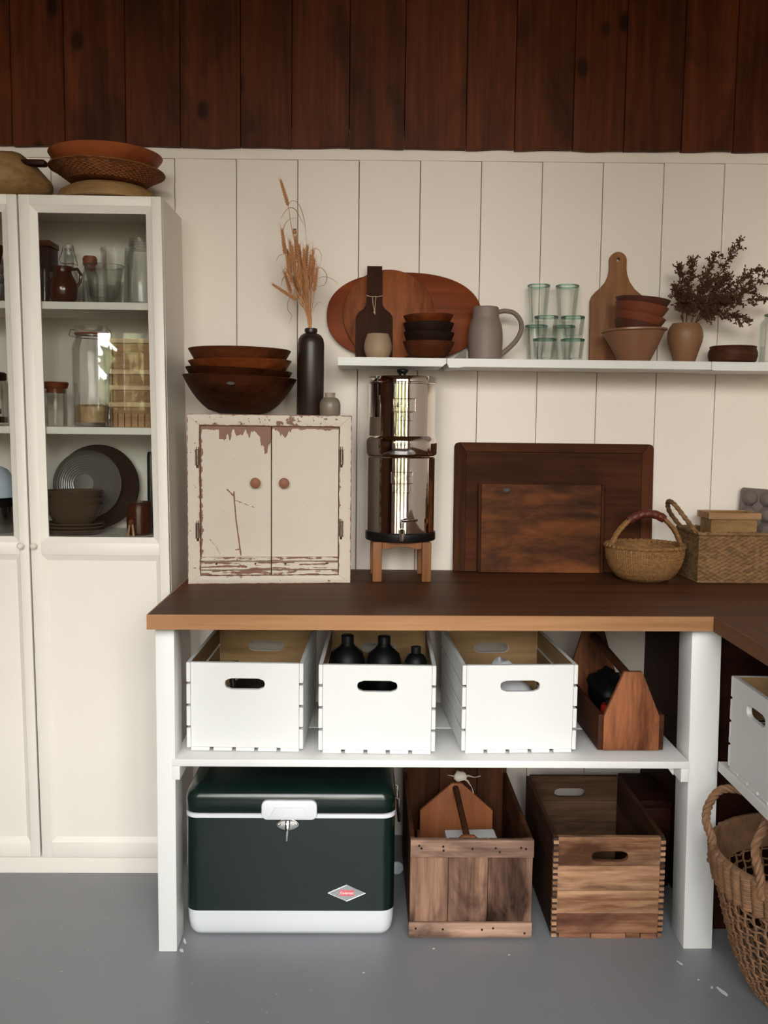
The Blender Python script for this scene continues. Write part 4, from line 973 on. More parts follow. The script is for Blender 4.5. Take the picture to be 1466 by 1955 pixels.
def wear_right(x, z):
    top = 0.4645-z
    reach = 0.008+0.055*max(0, drip(x+0.4)-0.40)*1.5*(1 if x < 0.31 else 0.15)
    w = 0.95-(top/reach)**3*0.5 if top < reach*1.3 else 0
    if x > 0.436: w = max(w, (x-0.436)/0.014*0.6)
    if x > 0.443 and z > 0.36: w = max(w, 0.7)
    w = max(w, 0.62-(x-0.2445)/0.004 if z > 0.36 else 0)
    return max(w, 0.05+0.32*(fbm(x, z, 18, 17)-0.38))
def wear_shade_strip(x, z, za=0, zb_=1, k=0.0):
    e = min(z-za, zb_-z)
    return max(0.20+k+1.1*(fbm(x*0.09, z*1.1, 150, 4)-0.42)*1.6, 0.66-e/0.0045 if e < 0.0045 else 0)  # besides worn streaks, edges are browned to draw the grooves' shade
def wear_frame(x, z):
    return 0.24+0.52*(fbm(x*0.25, z, 60, 21)-0.35)
# carcass
Q('side_panel', MB().box(0.001, 0.015, 0.016, FD, 0, FH-0.001), MAT['flaked'], wc, bevel=0.0015)
Q('side_panel', MB().box(FW-0.015, FW-0.001, 0.016, FD, 0, FH-0.001), MAT['flaked'], wc, bevel=0.0015)
Q('top_panel', MB().box(0.0155, FW-0.0155, 0.016, FD, FH-0.015, FH-0.001), MAT['flaked'], wc, bevel=0.0015)
Q('bottom_panel', MB().box(0.0155, FW-0.0155, 0.016, FD, 0, 0.014), MAT['flaked'], wc, bevel=0.0015)
Q('back_panel', MB().box(0.0155, FW-0.0155, FD-0.008, FD, 0.0145, FH-0.0155), MAT['barewood'], wc)
# mitred face frame, four pieces
fw, ft, fb = 0.0365, 0.0335, 0.0245
def frame_piece(o):
    b = MB(); st = 0.004
    # finely divided front so the wear shows; a quad strip between outer and inner edge
    (ax, az), (bx_, bz_), (cx_, cz_), (dx_, dz_) = o        # outer a-b, inner c-d (d next to a)
    n_ = 60; m_ = 10; vs = []; at_ = []
    for i in range(n_+1):
        for j in range(m_+1):
            u, v_ = i/n_, j/m_
            x_ = (ax*(1-u)+bx_*u)*(1-v_)+(dx_*(1-u)+cx_*u)*v_; z_ = (az*(1-u)+bz_*u)*(1-v_)+(dz_*(1-u)+cz_*u)*v_
            vs.append((x_, -0.0005-0.0012*math.sin(PI*v_), z_)); at_.append(wear_frame(x_, z_)+(0.42 if j in (0, m_) else 0)+(0.10 if az > 0.4 and bz_ > 0.4 else 0))
    fs = [(i*(m_+1)+j, (i+1)*(m_+1)+j, (i+1)*(m_+1)+j+1, i*(m_+1)+j+1) for i in range(n_) for j in range(m_)]
    b.add(vs, fs)
    e = MB().prism(list(o), -0.0004, 0.0155); e.f = e.f[1:]
    b.merge(e); b.attr = at_+[0.5]*8
    return b
g = 0.0004
Q('frame_rail', frame_piece([(0, 0), (FW, 0), (FW-fw-g, fb), (fw+g, fb)]), MAT['flaked'], wc, sharp=30)
Q('frame_rail', frame_piece([(FW, FH), (0, FH), (fw+g, FH-ft), (FW-fw-g, FH-ft)]), MAT['flaked'], wc, sharp=30)
Q('frame_stile', frame_piece([(FW, g), (FW, FH-g), (FW-fw, FH-ft-g), (FW-fw, fb+g)]), MAT['flaked'], wc, sharp=30)
Q('frame_stile', frame_piece([(0, FH-g), (0, g), (fw, fb+g), (fw, FH-ft-g)]), MAT['flaked'], wc, sharp=30)
for nm, (u0, u1), fn in (('left', (0.0385, 0.2415), wear_left), ('right', (0.2445, FW-0.0385), wear_right)):
    dr = Q('door', worn_panel(u0, u1, 0.0265, 0.4625, 0.003, 0.0155, fn), MAT['flaked'], wc, sharp=30)
    # plinth moulding across the foot of the door: two beads with a groove between
    Q('foot_moulding', worn_panel(u0, u1, 0.0268, 0.0405, -0.0045, 0.0028, lambda x, z: wear_shade_strip(x, z, 0.0268, 0.0405, 0.12)), MAT['flaked'], dr, sharp=30)
    Q('foot_moulding', worn_panel(u0, u1, 0.0430, 0.0660, -0.0065, 0.0028, lambda x, z: wear_shade_strip(x, z, 0.0430, 0.0660, 0.04)), MAT['flaked'], dr, sharp=30)
    Q('foot_moulding', worn_panel(u0, u1, 0.0685, 0.0800, -0.0045, 0.0028, lambda x, z: wear_shade_strip(x, z, 0.0685, 0.0800, 0.02)), MAT['flaked'], dr, sharp=30)
    for xx in ((u0+0.045, u1-0.045) if nm == 'left' else (u0+0.040, u1-0.034)):
        Q('nail', MB().cyl((xx, -0.0066, 0.060), 0.003, 0.001, 10, axis='y'), MAT['nail'], dr)
    kx = 0.1965 if nm == 'left' else 0.2800
    k = MB().lathe([(0, 0), (0.006, 0), (0.006, 0.006), (0.0135, 0.010), (0.0150, 0.016), (0.0145, 0.021), (0.011, 0.0235), (0, 0.024)], 24)
    k.xf(Matrix.Translation((kx, 0.003, 0.299)) @ Matrix.Rotation(PI/2, 4, 'X'))
    Q('knob', k, MAT['barewood'], dr)
    hx = 0.0300 if nm == 'left' else FW-0.0300
    for hz in ((0.372, 0.158) if nm == 'left' else (0.376, 0.163)):
        m = MB().tube([(hx, -0.003, hz-0.030), (hx, -0.0045, hz-0.022), (hx, -0.0065, hz-0.0215), (hx, -0.0065, hz+0.0215), (hx, -0.0045, hz+0.022), (hx, -0.003, hz+0.030)], [0.0035, 0.0035, 0.005, 0.005, 0.0035, 0.0035], 12)
        for q in range(8): m.tube([(hx, -0.0065, hz-0.019+q*0.0054), (hx, -0.0065, hz-0.0165+q*0.0054)], 0.0057, 12)
        sgn = -1 if nm == 'left' else 1
        m.box(min(hx, hx+sgn*0.008), max(hx, hx+sgn*0.008), -0.0028, 0.0008, hz-0.024, hz+0.024)
        Q('hinge', m, MAT['hinge'], dr)

# ------------------------------------------------------------------ on the cupboard: bowls, bottle with wheat, little jar
TOP = WT+FH
def turned_bowl(name, R, r0, h, mat, label, loc, rot, p=0.5, t=0.007, group='dark wooden bowls stacked on the old cupboard', sy=1):
    o = MB().lathe(bowl_prof(R, r0, h, t, p), 64, sy=sy).build(name, mat)
    return tag(at(o, loc, rot=rot), label, 'bowl', group)
big = thing('wooden_bowl', 'big dark wooden bowl under the others on the old cupboard', 'bowl', (0.2085, -0.190, TOP+0.001), rot=(0, math.radians(1.6), 0), group='dark wooden bowls stacked on the old cupboard')
Q('body', MB().lathe(bowl_prof(0.171, 0.055, 0.110, 0.009, 0.5), 72), MAT['darkwood'], big)
Q('knot', MB().prism([(-0.004+0.012*math.cos(a), 0.086+0.0045*math.sin(a)) for a in [2*PI*k/16 for k in range(16)]], -0.1655, -0.155), MAT['knot'], big)
MAT['midwood'] = wood('brown_bowl_wood', (0.055, 0.018, 0.007), (0.18, 0.064, 0.025), 'x', 12, 0.45, 0.15)
turned_bowl('wooden_bowl', 0.160, 0.10, 0.062, MAT['darkwood'], 'dark wide wooden bowl second from below on the old cupboard', (0.207, -0.190, TOP+0.071), (0, math.radians(2.2), 0), 0.6)
turned_bowl('wooden_bowl', 0.1545, 0.10, 0.062, MAT['redwood'], 'reddish wooden bowl just under the top one on the old cupboard', (0.213, -0.190, TOP+0.097), (0, math.radians(-0.8), 0), 0.75)
turned_bowl('wooden_bowl', 0.1530, 0.115, 0.056, MAT['midwood'], 'topmost brown wooden bowl on the old cupboard, its dark hollow showing', (0.211, -0.190, TOP+0.136), (0, math.radians(0.4), 0), 0.8)
MAT['bottle'] = plain('matt_brown_stoneware', (0.040, 0.0235, 0.0155), 0.38, var=0.12)
bt = thing('bottle_vase', 'tall dark brown stoneware bottle holding dried wheat', 'bottle', (0.424, -0.185, TOP+0.0005))
Q('body', MB().lathe([(0, 0), (0.037, 0), (0.0395, 0.004), (0.0400, 0.212), (0.0375, 0.228), (0.030, 0.239), (0.020, 0.2445), (0.0155, 0.247), (0.0155, 0.252), (0.0105, 0.252), (0.0105, 0.243), (0.028, 0.232), (0.034, 0.21), (0.034, 0.01), (0, 0.01)], 40), MAT['bottle'], bt)
Q('lip', MB().lathe([(0.0157, 0.2475), (0.0190, 0.2485), (0.0195, 0.2535), (0.0185, 0.259), (0.0150, 0.2605), (0.0107, 0.2595), (0.0107, 0.2525)], 36), MAT['bottle'], bt)
MAT['sjar'] = plain('grey_glazed_jar', (0.26, 0.215, 0.170), 0.35, var=0.08)
MAT['sjar2'] = plain('pale_jar_neck', (0.42, 0.36, 0.29), 0.35)
sj = thing('small_jar', 'squat grey two-tone stoneware jar beside the brown bottle', 'jar', (0.4845, -0.236, TOP+0.0005))
Q('body', MB().lathe([(0, 0), (0.028, 0), (0.0305, 0.004), (0.0315, 0.028), (0.0305, 0.036), (0.027, 0.045), (0.020, 0.052), (0, 0.052)], 36), MAT['sjar'], sj)
Q('neck', MB().lathe([(0.0185, 0.0515), (0.0145, 0.054), (0.0150, 0.064), (0.0165, 0.0665), (0.0135, 0.0665), (0.0115, 0.063), (0.0115, 0.0525)], 32), MAT['sjar2'], sj)
# wheat: one thing per stalk, offsets in metres from the bottle's mouth
MAT['straw'] = plain('dry_straw', (0.57, 0.31, 0.14), 0.65, var=0.3, scale=30)
MAT['ear'] = plain('dry_ear', (0.53, 0.27, 0.12), 0.7, var=0.35, scale=40)
rd = random.Random(21)
def smooth_path(pts, n=8):
    """Catmull-Rom through the points"""
    P_ = [Vector(p) for p in pts]; P_ = [P_[0]*2-P_[1]]+P_+[P_[-1]*2-P_[-2]]; out = []
    for i in range(1, len(P_)-2):
        p0, p1, p2, p3 = P_[i-1:i+3]
        for k in range(n):
            t_ = k/n
            out.append(0.5*((2*p1)+(p2-p0)*t_+(2*p0-5*p1+4*p2-p3)*t_*t_+(3*p1-p0-3*p2+p3)*t_**3))
    return out+[P_[-2]]
def wheat(label, stem, tip, leaves=(), fat=1.0, awn=0.02):
    """stem: (x, y, z) points from the mouth up to the ear's base; tip: the ear's tip"""
    t = thing('wheat_stalk', label, 'dried plant', (0.424, -0.185, TOP+0.2605), group='dried wheat stalks in the brown bottle')
    root = [(stem[0][0]*0.25, 0, -0.17), (stem[0][0]*0.6, stem[0][1]*0.6, -0.01)]
    Q('stem', MB().tube(smooth_path(root+list(stem), 5), 0.0011, 5), MAT['straw'], t)
    a = Vector(stem[-1]); b_ = Vector(tip); ax = b_-a; L = ax.length; ax.normalize()
    s1 = ax.cross(Vector((0, 1, 0))).normalized(); s2 = ax.cross(s1)
    m = MB().tube([a, a+ax*L*0.5, b_], [0.0020*fat, 0.0028*fat, 0.0010], 6)
    n_ = max(6, int(L/0.0035))
    for k in range(n_):
        p = a+ax*(L*(k+0.3)/n_); taper = 1-0.55*(k/n_)**2
        for q in range(3):
            an = 2*PI*q/3+k*1.05
            d = s1*math.cos(an)+s2*math.sin(an)
            g0 = p+d*0.0012; g1 = p+d*0.0052*fat*taper+ax*0.0075
            m.tube([g0, (g0+g1)/2+d*0.0008, g1], [0.0006, 0.0019*fat*taper, 0.0004], 5)
            if awn and (k+q) % 3 == 0: m.tube([g1, g1+ax*awn+d*awn*0.28], [0.00035, 0.00015], 3)
    Q('ear', m, MAT['ear'], t)
    for lf in leaves:
        pts = smooth_path(lf, 7); n2 = len(pts)
        Q('leaf', MB().tube(pts, [0.0026*math.sin(PI*min(0.97, 0.12+0.85*i/(n2-1)))+0.0003 for i in range(n2)], 5, flat=0.28), MAT['straw'], t)
S = 0.00158
def o(px_, pz_, y_=0.0): return ((px_-595)*S, y_, (627-pz_)*S)
wheat('tallest wheat stalk, its ear standing alone above the bunch', [o(592, 600), o(578, 520, -.01), o(560, 450, -.01), o(552, 402, -.012)], o(538, 357, -.015),
      [[o(553, 399, -.012), o(560, 393, -.015), o(572, 400, -.018), o(580, 420, -.02), o(584, 440, -.02), o(586, 464, -.015)], [o(538, 427, -.02), o(547, 413, -.02), o(556, 406, -.016), o(566, 410, -.014), o(575, 425, -.012), o(583, 440, -.01)]], 1.0, 0.014)
wheat('wheat stalk whose ear hangs out low on the left', [o(593, 612), o(582, 590, -.008), o(569, 576, -.012)], o(524, 548, -.02), [[o(576, 572, -.01), o(561, 565, -.015), o(553, 578, -.02), o(552, 594, -.02), o(559, 605, -.02), o(554, 621, -.02)]], 1.0, 0.008)
spec = [((547, 492), (541, 447), -.02, [[o(545, 492, -.02), o(536, 495, -.025), o(529, 507, -.025)]]), ((556, 524), (549, 480), 0.012, [[o(541, 462, .01), o(542, 440, .01), o(551, 425, .012), o(566, 420, .012)]]),
        ((568, 500), (566, 458), -.012, [[o(562, 524, -.012), o(547, 518, -.02), o(541, 527, -.02)]]), ((566, 522), (560, 478), -.028, []), ((574, 528), (572, 482), 0.02, [[o(574, 545, .02), o(560, 540, .01), o(557, 528, .0)]]),
        ((582, 530), (583, 484), -.03, [[o(592, 490, -.03), o(601, 482, -.035), o(611, 486, -.035), o(615, 497, -.03), o(612, 513, -.03)]]), ((590, 536), (594, 490), 0.005, [[o(592, 500, 0), o(603, 507, -.005), o(611, 517, -.01)]]),
        ((597, 545), (601, 500), -.015, [[o(597, 538, -.015), o(603, 520, -.02), o(615, 517, -.025), o(625, 530, -.025), o(622, 545, -.02), o(611, 550, -.02), o(602, 545, -.02)]]),
        ((578, 556), (565, 515), -.036, [[o(600, 548, -.03), o(611, 536, -.035), o(626, 534, -.035), o(641, 541, -.03), o(647, 548, -.03)]]), ((588, 566), (587, 520), -.034, [[o(596, 603, -.01), o(604, 586, -.02), o(613, 579, -.02), o(620, 586, -.02)]]),
        ((553, 530), (557, 492), -.034, []), ((584, 548), (578, 505), 0.024, [])]
for k, (ba, ti, y_, lv) in enumerate(spec):
    bx2 = 592+rd.uniform(-4, 4)
    wheat('wheat stalk with %s, over the brown bottle' % ('a drooping leaf at its left', 'an arched leaf over its tip', 'a leaf curling down its left side', 'a bare ear left of centre', 'a leaf bent left at mid height', 'a curl of leaf at upper right', 'a short leaf bending right', 'a wide looping leaf at the right', 'a long leaf pointing right', 'a small curled leaf near the mouth', 'a bare thin ear behind the others', 'a bare ear at the back right')[k], [o(bx2, 607, y_*0.2), o((bx2+ba[0])/2+2, (607+ba[1])/2, y_*0.6), o(ba[0], ba[1], y_)], o(ti[0], ti[1], y_*1.15), lv, 1.15, 0.022)
pos = ['in front on the left', 'at the front', 'on the right', 'low on the right', 'behind on the left', 'low in the middle', 'high in the middle', 'leaning right', 'leaning left', 'at the back', 'upper right', 'lower left']
for k, (ba, ti) in enumerate((((560, 545), (551, 503)), ((569, 548), (561, 505)), ((577, 540), (572, 496)), ((592, 552), (596, 508)), ((585, 520), (588, 474)), ((563, 512), (556, 470)), ((575, 515), (571, 470)), ((601, 560), (607, 516)), ((556, 560), (543, 520)), ((583, 575), (580, 530)), ((594, 530), (600, 485)), ((572, 570), (560, 528)))):
    y_ = (-0.03, 0.015, -0.018, 0.025, -0.006)[k % 5]
    lv = [[o(ba[0]+2, ba[1]+8, y_), o(ba[0]-8+k % 3*9, ba[1]-12, y_-.01), o(ba[0]-16+k % 3*17, ba[1]-6, y_-.015), o(ba[0]-19+k % 3*19, ba[1]+7, y_-.015)]]
    wheat('wheat stalk %s of the dense bunch above the brown bottle' % pos[k], [o(592+rd.uniform(-4, 4), 607, y_*0.2), o((592+ba[0])/2+2, (607+ba[1])/2, y_*0.6), o(ba[0], ba[1], y_)], o(ti[0], ti[1], y_*1.15), lv, 1.05, 0.022)
pd = thing('poppy_head', 'small round dried seed head on a thin stalk among the wheat', 'dried plant', (0.424, -0.185, TOP+0.2605))
Q('stem', MB().tube(smooth_path([(0, 0, -0.16), o(592, 600), o(577, 530, -.02), o(566, 458, -.03)], 6), 0.001, 5), MAT['straw'], pd)
Q('seed_head', MB().ball(o(565, 452, -.03), 0.0065, 12), MAT['ear'], pd)
Q('crown', MB().lathe([(0, 0), (0.005, 0.001), (0.0055, 0.0025), (0, 0.003)], 10, c=Vector(o(565, 452, -.03))+Vector((0, 0, 0.006))), MAT['ear'], pd)

# ------------------------------------------------------------------ steel water filter on its wooden stand
MAT['mirror'] = plain('polished_steel', (0.80, 0.735, 0.69), 0.035, 1.0, var=0.01, bstr=0.0)
MAT['standwood'] = wood('filter_stand_wood', (0.22, 0.105, 0.050), (0.36, 0.185, 0.095), 'z', 10, 0.5, 0.06)
FXc, FYc = 0.7015, -0.160
st = thing('filter_stand', 'four-legged wooden stand under the steel water filter', 'stand', (FXc, FYc, WT), math.radians(2))
q = 0.0885
for sx_ in (-1, 1):
    for sy_ in (-1, 1):
        Q('leg', MB().box(min(sx_*q, sx_*(q-0.028)), max(sx_*q, sx_*(q-0.028)), min(sy_*q, sy_*(q-0.022)), max(sy_*q, sy_*(q-0.022)), 0, 0.1205), MAT['standwood'], st, bevel=0.002)
for sy_ in (-1, 1):
    pts = [(-q+0.0285, 0.1205), (-q+0.0285, 0.101)]+[(-0.045+0.09*k/8, 0.0985+0.008*math.sin(PI*k/8)) for k in range(9)]+[(q-0.0285, 0.101), (q-0.0285, 0.1205)]
    Q('apron', MB().prism(pts, min(sy_*(q-0.003), sy_*(q-0.019)), max(sy_*(q-0.003), sy_*(q-0.019))), MAT['standwood'], st, bevel=0.001, seg=1)
for sx_ in (-1, 1):
    Q('apron', MB().box(min(sx_*(q-0.004), sx_*(q-0.022)), max(sx_*(q-0.004), sx_*(q-0.022)), -q+0.0225, q-0.0225, 0.100, 0.1205), MAT['standwood'], st, bevel=0.001, seg=1)
wf_ = thing('water_filter', 'tall polished steel water filter with a tap, on a wooden stand', 'water filter', (FXc, FYc, WT+0.121))
z = 0.0
Q('base_ring', MB().lathe([(0.090, 0), (0.107, 0), (0.1085, 0.003), (0.1085, 0.024), (0.1060, 0.027), (0.090, 0.027)], 72, close=True), MAT['black'], wf_)
Q('lower_chamber', MB().lathe([(0, 0.006), (0.088, 0.006), (0.1045, 0.0275), (0.1045, 0.252), (0.1065, 0.2535), (0.1085, 0.256), (0.1065, 0.2585), (0.100, 0.2590), (0, 0.2590)], 96), MAT['mirror'], wf_)
Q('upper_chamber', MB().lathe([(0.100, 0.2595), (0.1070, 0.2600), (0.1095, 0.264), (0.1098, 0.300), (0.1090, 0.306), (0.1055, 0.3125), (0.1015, 0.3175), (0.1012, 0.330), (0.1012, 0.4730), (0, 0.4730)], 96), MAT['mirror'], wf_)
Q('lid', MB().lathe([(0, 0.4735), (0.1020, 0.4735), (0.1055, 0.4745), (0.1058, 0.4775), (0.1030, 0.4795), (0.1025, 0.4945), (0.1010, 0.4965), (0.060, 0.4985), (0.020, 0.5000), (0, 0.5000)], 96), MAT['mirror'], wf_)
Q('knob', MB().lathe([(0, 0.5003), (0.0105, 0.5003), (0.0110, 0.506), (0.0165, 0.5115), (0.0178, 0.5170), (0.0150, 0.5205), (0, 0.5220)], 32), MAT['black'], wf_)
def emboss(parent, x0, x1, z0, z1, R, rad=0.0011):
    n_ = 16; loop = [(x0+(x1-x0)*k/n_, z0) for k in range(n_)]+[(x1, z0+(z1-z0)*k/4) for k in range(4)]+[(x1-(x1-x0)*k/n_, z1) for k in range(n_)]+[(x0, z1-(z1-z0)*k/4) for k in range(4)]
    return MB().tube([(R*math.sin(x_/R), -R*math.cos(x_/R), z_) for x_, z_ in loop], rad, 6, closed=True)
for (xa, xb, za, zb_, R_, xa2, xb2, za2, zb2, kind) in ((-0.030, 0.038, 0.391, 0.428, 0.1012, -0.020, 0.030, 0.364, 0.388, 0), (-0.0335, 0.0325, 0.178, 0.211, 0.1045, -0.0300, 0.0245, 0.150, 0.174, 1)):
    m = emboss(wf_, xa, xb, za, zb_, R_).merge(emboss(wf_, xa2, xb2, za2, zb2, R_, 0.0009))
    ch = [c for c in wf_.children if c.name.startswith('upper_chamber' if kind == 0 else 'lower_chamber')][0]
    Q('embossed_frame', m, MAT['mirror'], ch)
    def onto(mb, xc_, zc_): return mb.warp(lambda x_, y_, z_: ((R_-y_)*math.sin((x_+xc_)/R_), -(R_-y_)*math.cos((x_+xc_)/R_), z_+zc_))
    m = onto(text_mesh('BERKEY', 0.0195, 0.0009, bold=0.0004), (xa+xb)/2, (za+zb_)/2)
    tri = MB().tube([((R_)*math.sin(x_/R_), -R_*math.cos(x_/R_), z_) for x_, z_ in (((xa2+xb2)/2-0.017, za2+0.004), ((xa2+xb2)/2, zb2-0.003), ((xa2+xb2)/2+0.017, za2+0.004))], 0.0009, 6)
    Q('embossed_lettering', m.merge(tri), MAT['mirror'], ch, sharp=20)
tp = Q('tap', MB().tube([(0.0, -0.1045, 0.038), (0.0, -0.135, 0.038)], 0.0085, 14).tube([(0, -0.135, 0.038), (0, -0.143, 0.030), (0, -0.144, 0.010)], [0.0088, 0.0085, 0.0060], 14).tube([(0, -0.128, 0.036), (0, -0.128, 0.062)], 0.0052, 12).cyl((0, -0.1045, 0.038), 0.0135, 0.005, 20, axis='y'), MAT['chrome'], wf_)
Q('tap_lever', MB().tube([(-0.004, -0.128, 0.064), (0.020, -0.131, 0.069), (0.046, -0.134, 0.0715)], [0.0050, 0.0042, 0.0052], 12, flat=0.7), MAT['chrome'], tp)

# ------------------------------------------------------------------ boards leaning on the wall behind the worktop
MAT['oldboard'] = wood('old_dough_board', (0.062, 0.024, 0.011), (0.150, 0.060, 0.027), 'x', 8, 0.75, 0.05, spec=0.12, stain=(0.040, 0.016, 0.008), stain_amt=0.7)
MAT['oldboard_z'] = wood('old_dough_board_cleat', (0.062, 0.024, 0.011), (0.150, 0.060, 0.027), 'z', 8, 0.75, 0.05, spec=0.12, stain=(0.040, 0.016, 0.008), stain_amt=0.7)
MAT['oldboard2'] = wood('old_kneading_board', (0.075, 0.029, 0.011), (0.30, 0.120, 0.042), 'x', 5, 0.6, 0.25, stain=(0.034, 0.015, 0.008), stain_amt=0.9)
bd1 = thing('dough_board', 'large dark framed wooden board leaning on the wall', 'board', (1.202, -0.0370, WT+0.0012), rot=(math.radians(-2.9), 0, 0))
w_, h_ = 0.3235, 0.418
Q('panel', MB().box(-w_+0.0385, w_-0.0385, 0.001, 0.014, 0.0, h_-0.0305), MAT['oldboard'], bd1, bevel=0.0008, seg=1)
for s in (-1, 1):
    o_pts = [(s*w_, 0), (s*w_, h_-0.014), (s*(w_-0.004), h_-0.004), (s*(w_-0.014), h_), (s*(w_-0.038), h_-0.030), (s*(w_-0.038), 0)]
    Q('cleat', MB().prism(o_pts if s > 0 else o_pts, 0, 0.015), MAT['oldboard_z'], bd1, bevel=0.0012, seg=1)
Q('top_rail', MB().prism([(-w_+0.0385, h_-0.0298), (w_-0.0385, h_-0.0298), (w_-0.0148, h_), (-w_+0.0148, h_)], 0, 0.015), MAT['oldboard'], bd1, bevel=0.0012, seg=1)
bd2 = thing('bread_board', 'smaller brown wooden board with end cleats, in front of the large board', 'board', (1.1585, -0.0620, WT+0.0012), rot=(math.radians(-2.9), 0, 0))
w_, h_ = 0.2035, 0.287
Q('panel', MB().box(-w_+0.0105, w_-0.0105, 0.003, 0.016, 0.001, h_-0.001), MAT['oldboard2'], bd2, bevel=0.001, seg=1)
for s in (-1, 1): Q('cleat', MB().box(min(s*w_, s*(w_-0.010)), max(s*w_, s*(w_-0.010)), 0.0, 0.018, 0, h_+0.002), MAT['oldboard_z'], bd2, bevel=0.003)
Q('knot', MB().prism([(-0.112+0.011*math.cos(a), 0.267+0.006*math.sin(a)) for a in [2*PI*k/14 for k in range(14)]], 0.0022, 0.004), MAT['knot'], bd2)

# ------------------------------------------------------------------ baskets on the worktop
MAT['straw2'] = woven_mat('golden_basket_straw', (0.235, 0.118, 0.044), 48/PI, 320, True, 0.45)
MAT['straw3'] = woven_mat('brown_basket_straw', (0.185, 0.100, 0.046), 87, 161, False, 0.55)
MAT['leather'] = plain('red_leather_wrap', (0.150, 0.030, 0.020), 0.5, var=0.2)
bg = thing('round_basket', 'round golden straw basket with a red-wrapped arched handle', 'basket', (1.4625, -0.166, WT+0.0005), math.radians(4))
prof = [(0, 0.002), (0.060, 0.0)]
body = [(0.064, 0.0), (0.082, 0.010), (0.097, 0.026), (0.108, 0.045), (0.115, 0.066), (0.1185, 0.086), (0.119, 0.104)]
def interp(tab, u):
    i = min(int(u*(len(tab)-1)), len(tab)-2); f_ = u*(len(tab)-1)-i
    return tuple(a+(b_-a)*f_ for a, b_ in zip(tab[i], tab[i+1]))
N = 34
for k in range(N+1): prof.append(interp(body, k/N))
inner = [(r-0.006, z_+0.0) for r, z_ in reversed(body[1:])]
prof += inner+[(0.05, 0.008), (0, 0.008)]
def coil(r, z_, a):
    if r < 0.063 or z_ > 0.1035: return r, z_
    row = int(z_/0.0031)
    return r+0.0019*abs(math.sin(a*48+(row % 2)*0.5))+0.0009*(row % 2), z_
Q('body', MB().lathe(prof, 288, fn=coil), MAT['straw2'], bg)
m = MB().tube([((0.1185+0.0014*math.sin(k*1.9))*math.cos(k*PI/60), (0.1185+0.0014*math.sin(k*1.9))*math.sin(k*PI/60), 0.108+0.0012*math.sin(k*2.3)) for k in range(120)], [0.0068+0.0012*math.sin(k*2.1) for k in range(120)], 8, closed=True)
Q('rim', m, MAT['straw2'], bg)
hp = [(-0.112, -0.012, 0.108), (-0.094, -0.012, 0.146), (-0.066, -0.010, 0.178), (-0.034, -0.008, 0.199), (0.0, -0.006, 0.207), (0.034, -0.006, 0.202), (0.064, -0.006, 0.184), (0.094, -0.006, 0.150), (0.113, -0.006, 0.108)]
sp = smooth_path(hp, 8)
ha = Q('handle', MB().tube([p+Vector((0, -0.007, 0)) for p in sp], [0.0062+0.0005*math.sin(i*1.7) for i in range(len(sp))], 8).tube([p+Vector((0, 0.007, 0)) for p in sp], [0.0062+0.0005*math.sin(i*1.7+1) for i in range(len(sp))], 8), MAT['straw2'], bg)
mid = [p for p in sp if -0.062 < p.x < 0.060]
Q('handle_wrap', MB().tube(mid, [0.0135+0.0007*math.sin(i*1.3) for i in range(len(mid))], 14), MAT['leather'], ha)
rb = thing('square_basket', 'rectangular woven basket with a loop handle at the right end of the worktop', 'basket', (1.80, -0.115, WT+0.0005))
X0, X1, Y0, Y1, HB = -0.187, 0.20, -0.103, 0.100, 0.150
def weave_wall(p0, p1, h, out, cw=0.0115, chh=0.0062):
    """woven wall from p0 to p1 (x, y), its strands bulging along out"""
    L = math.hypot(p1[0]-p0[0], p1[1]-p0[1]); nu = int(L/cw)*4; nw = int(h/chh)*3
    b = MB(); vs = []
    for j in range(nw+1):
        for i in range(nu+1):
            u, v_ = i/nu, j/nw
            s_ = u*L/cw; r_ = v_*h/chh
            d = 0.0034*math.sin(PI*s_+PI*(int(r_) % 2))*math.sin(PI*(r_ % 1))**0.6 if 0 < j < nw else 0
            vs.append((p0[0]+(p1[0]-p0[0])*u+out[0]*d, p0[1]+(p1[1]-p0[1])*u+out[1]*d, v_*h))
    fs = [(j*(nu+1)+i, j*(nu+1)+i+1, (j+1)*(nu+1)+i+1, (j+1)*(nu+1)+i) for j in range(nw) for i in range(nu)]
    o2 = MB().add(vs, fs)
    iv = [(x_-out[0]*0.008, y_-out[1]*0.008, z_) for x_, y_, z_ in (vs[0], vs[nu], vs[-1], vs[-1-nu])]
    o2.add(iv, [(0, 1, 2, 3)])
    return o2
Q('wall_front', weave_wall((X0, Y0), (X1, Y0), HB, (0, -1)), MAT['straw3'], rb, sharp=80)
Q('side', weave_wall((X0, Y1), (X0, Y0), HB, (-1, 0)), MAT['straw3'], rb, sharp=80)
Q('side', weave_wall((X1, Y0), (X1, Y1), HB, (1, 0)), MAT['straw3'], rb, sharp=80)
Q('side', weave_wall((X1, Y1), (X0, Y1), HB, (0, 1)), MAT['straw3'], rb, sharp=80)
[c for c in rb.children if c.name.startswith('wall_front')][0].name = 'side'
Q('bottom', MB().box(X0+0.004, X1-0.004, Y0+0.004, Y1-0.004, 0, 0.006), MAT['straw3'], rb)
rp = []
for a, b_ in (((X0, Y0), (X1, Y0)), ((X1, Y0), (X1, Y1)), ((X1, Y1), (X0, Y1)), ((X0, Y1), (X0, Y0))):
    n_ = int(math.hypot(b_[0]-a[0], b_[1]-a[1])/0.006)
    rp += [(a[0]+(b_[0]-a[0])*k/n_, a[1]+(b_[1]-a[1])*k/n_, HB+0.001+0.0012*math.sin(len(rp)+k*2.2)) for k in range(n_)]
Q('rim', MB().tube(rp, [0.0062+0.0012*math.sin(k*2.6) for k in range(len(rp))], 8, closed=True), MAT['straw3'], rb)
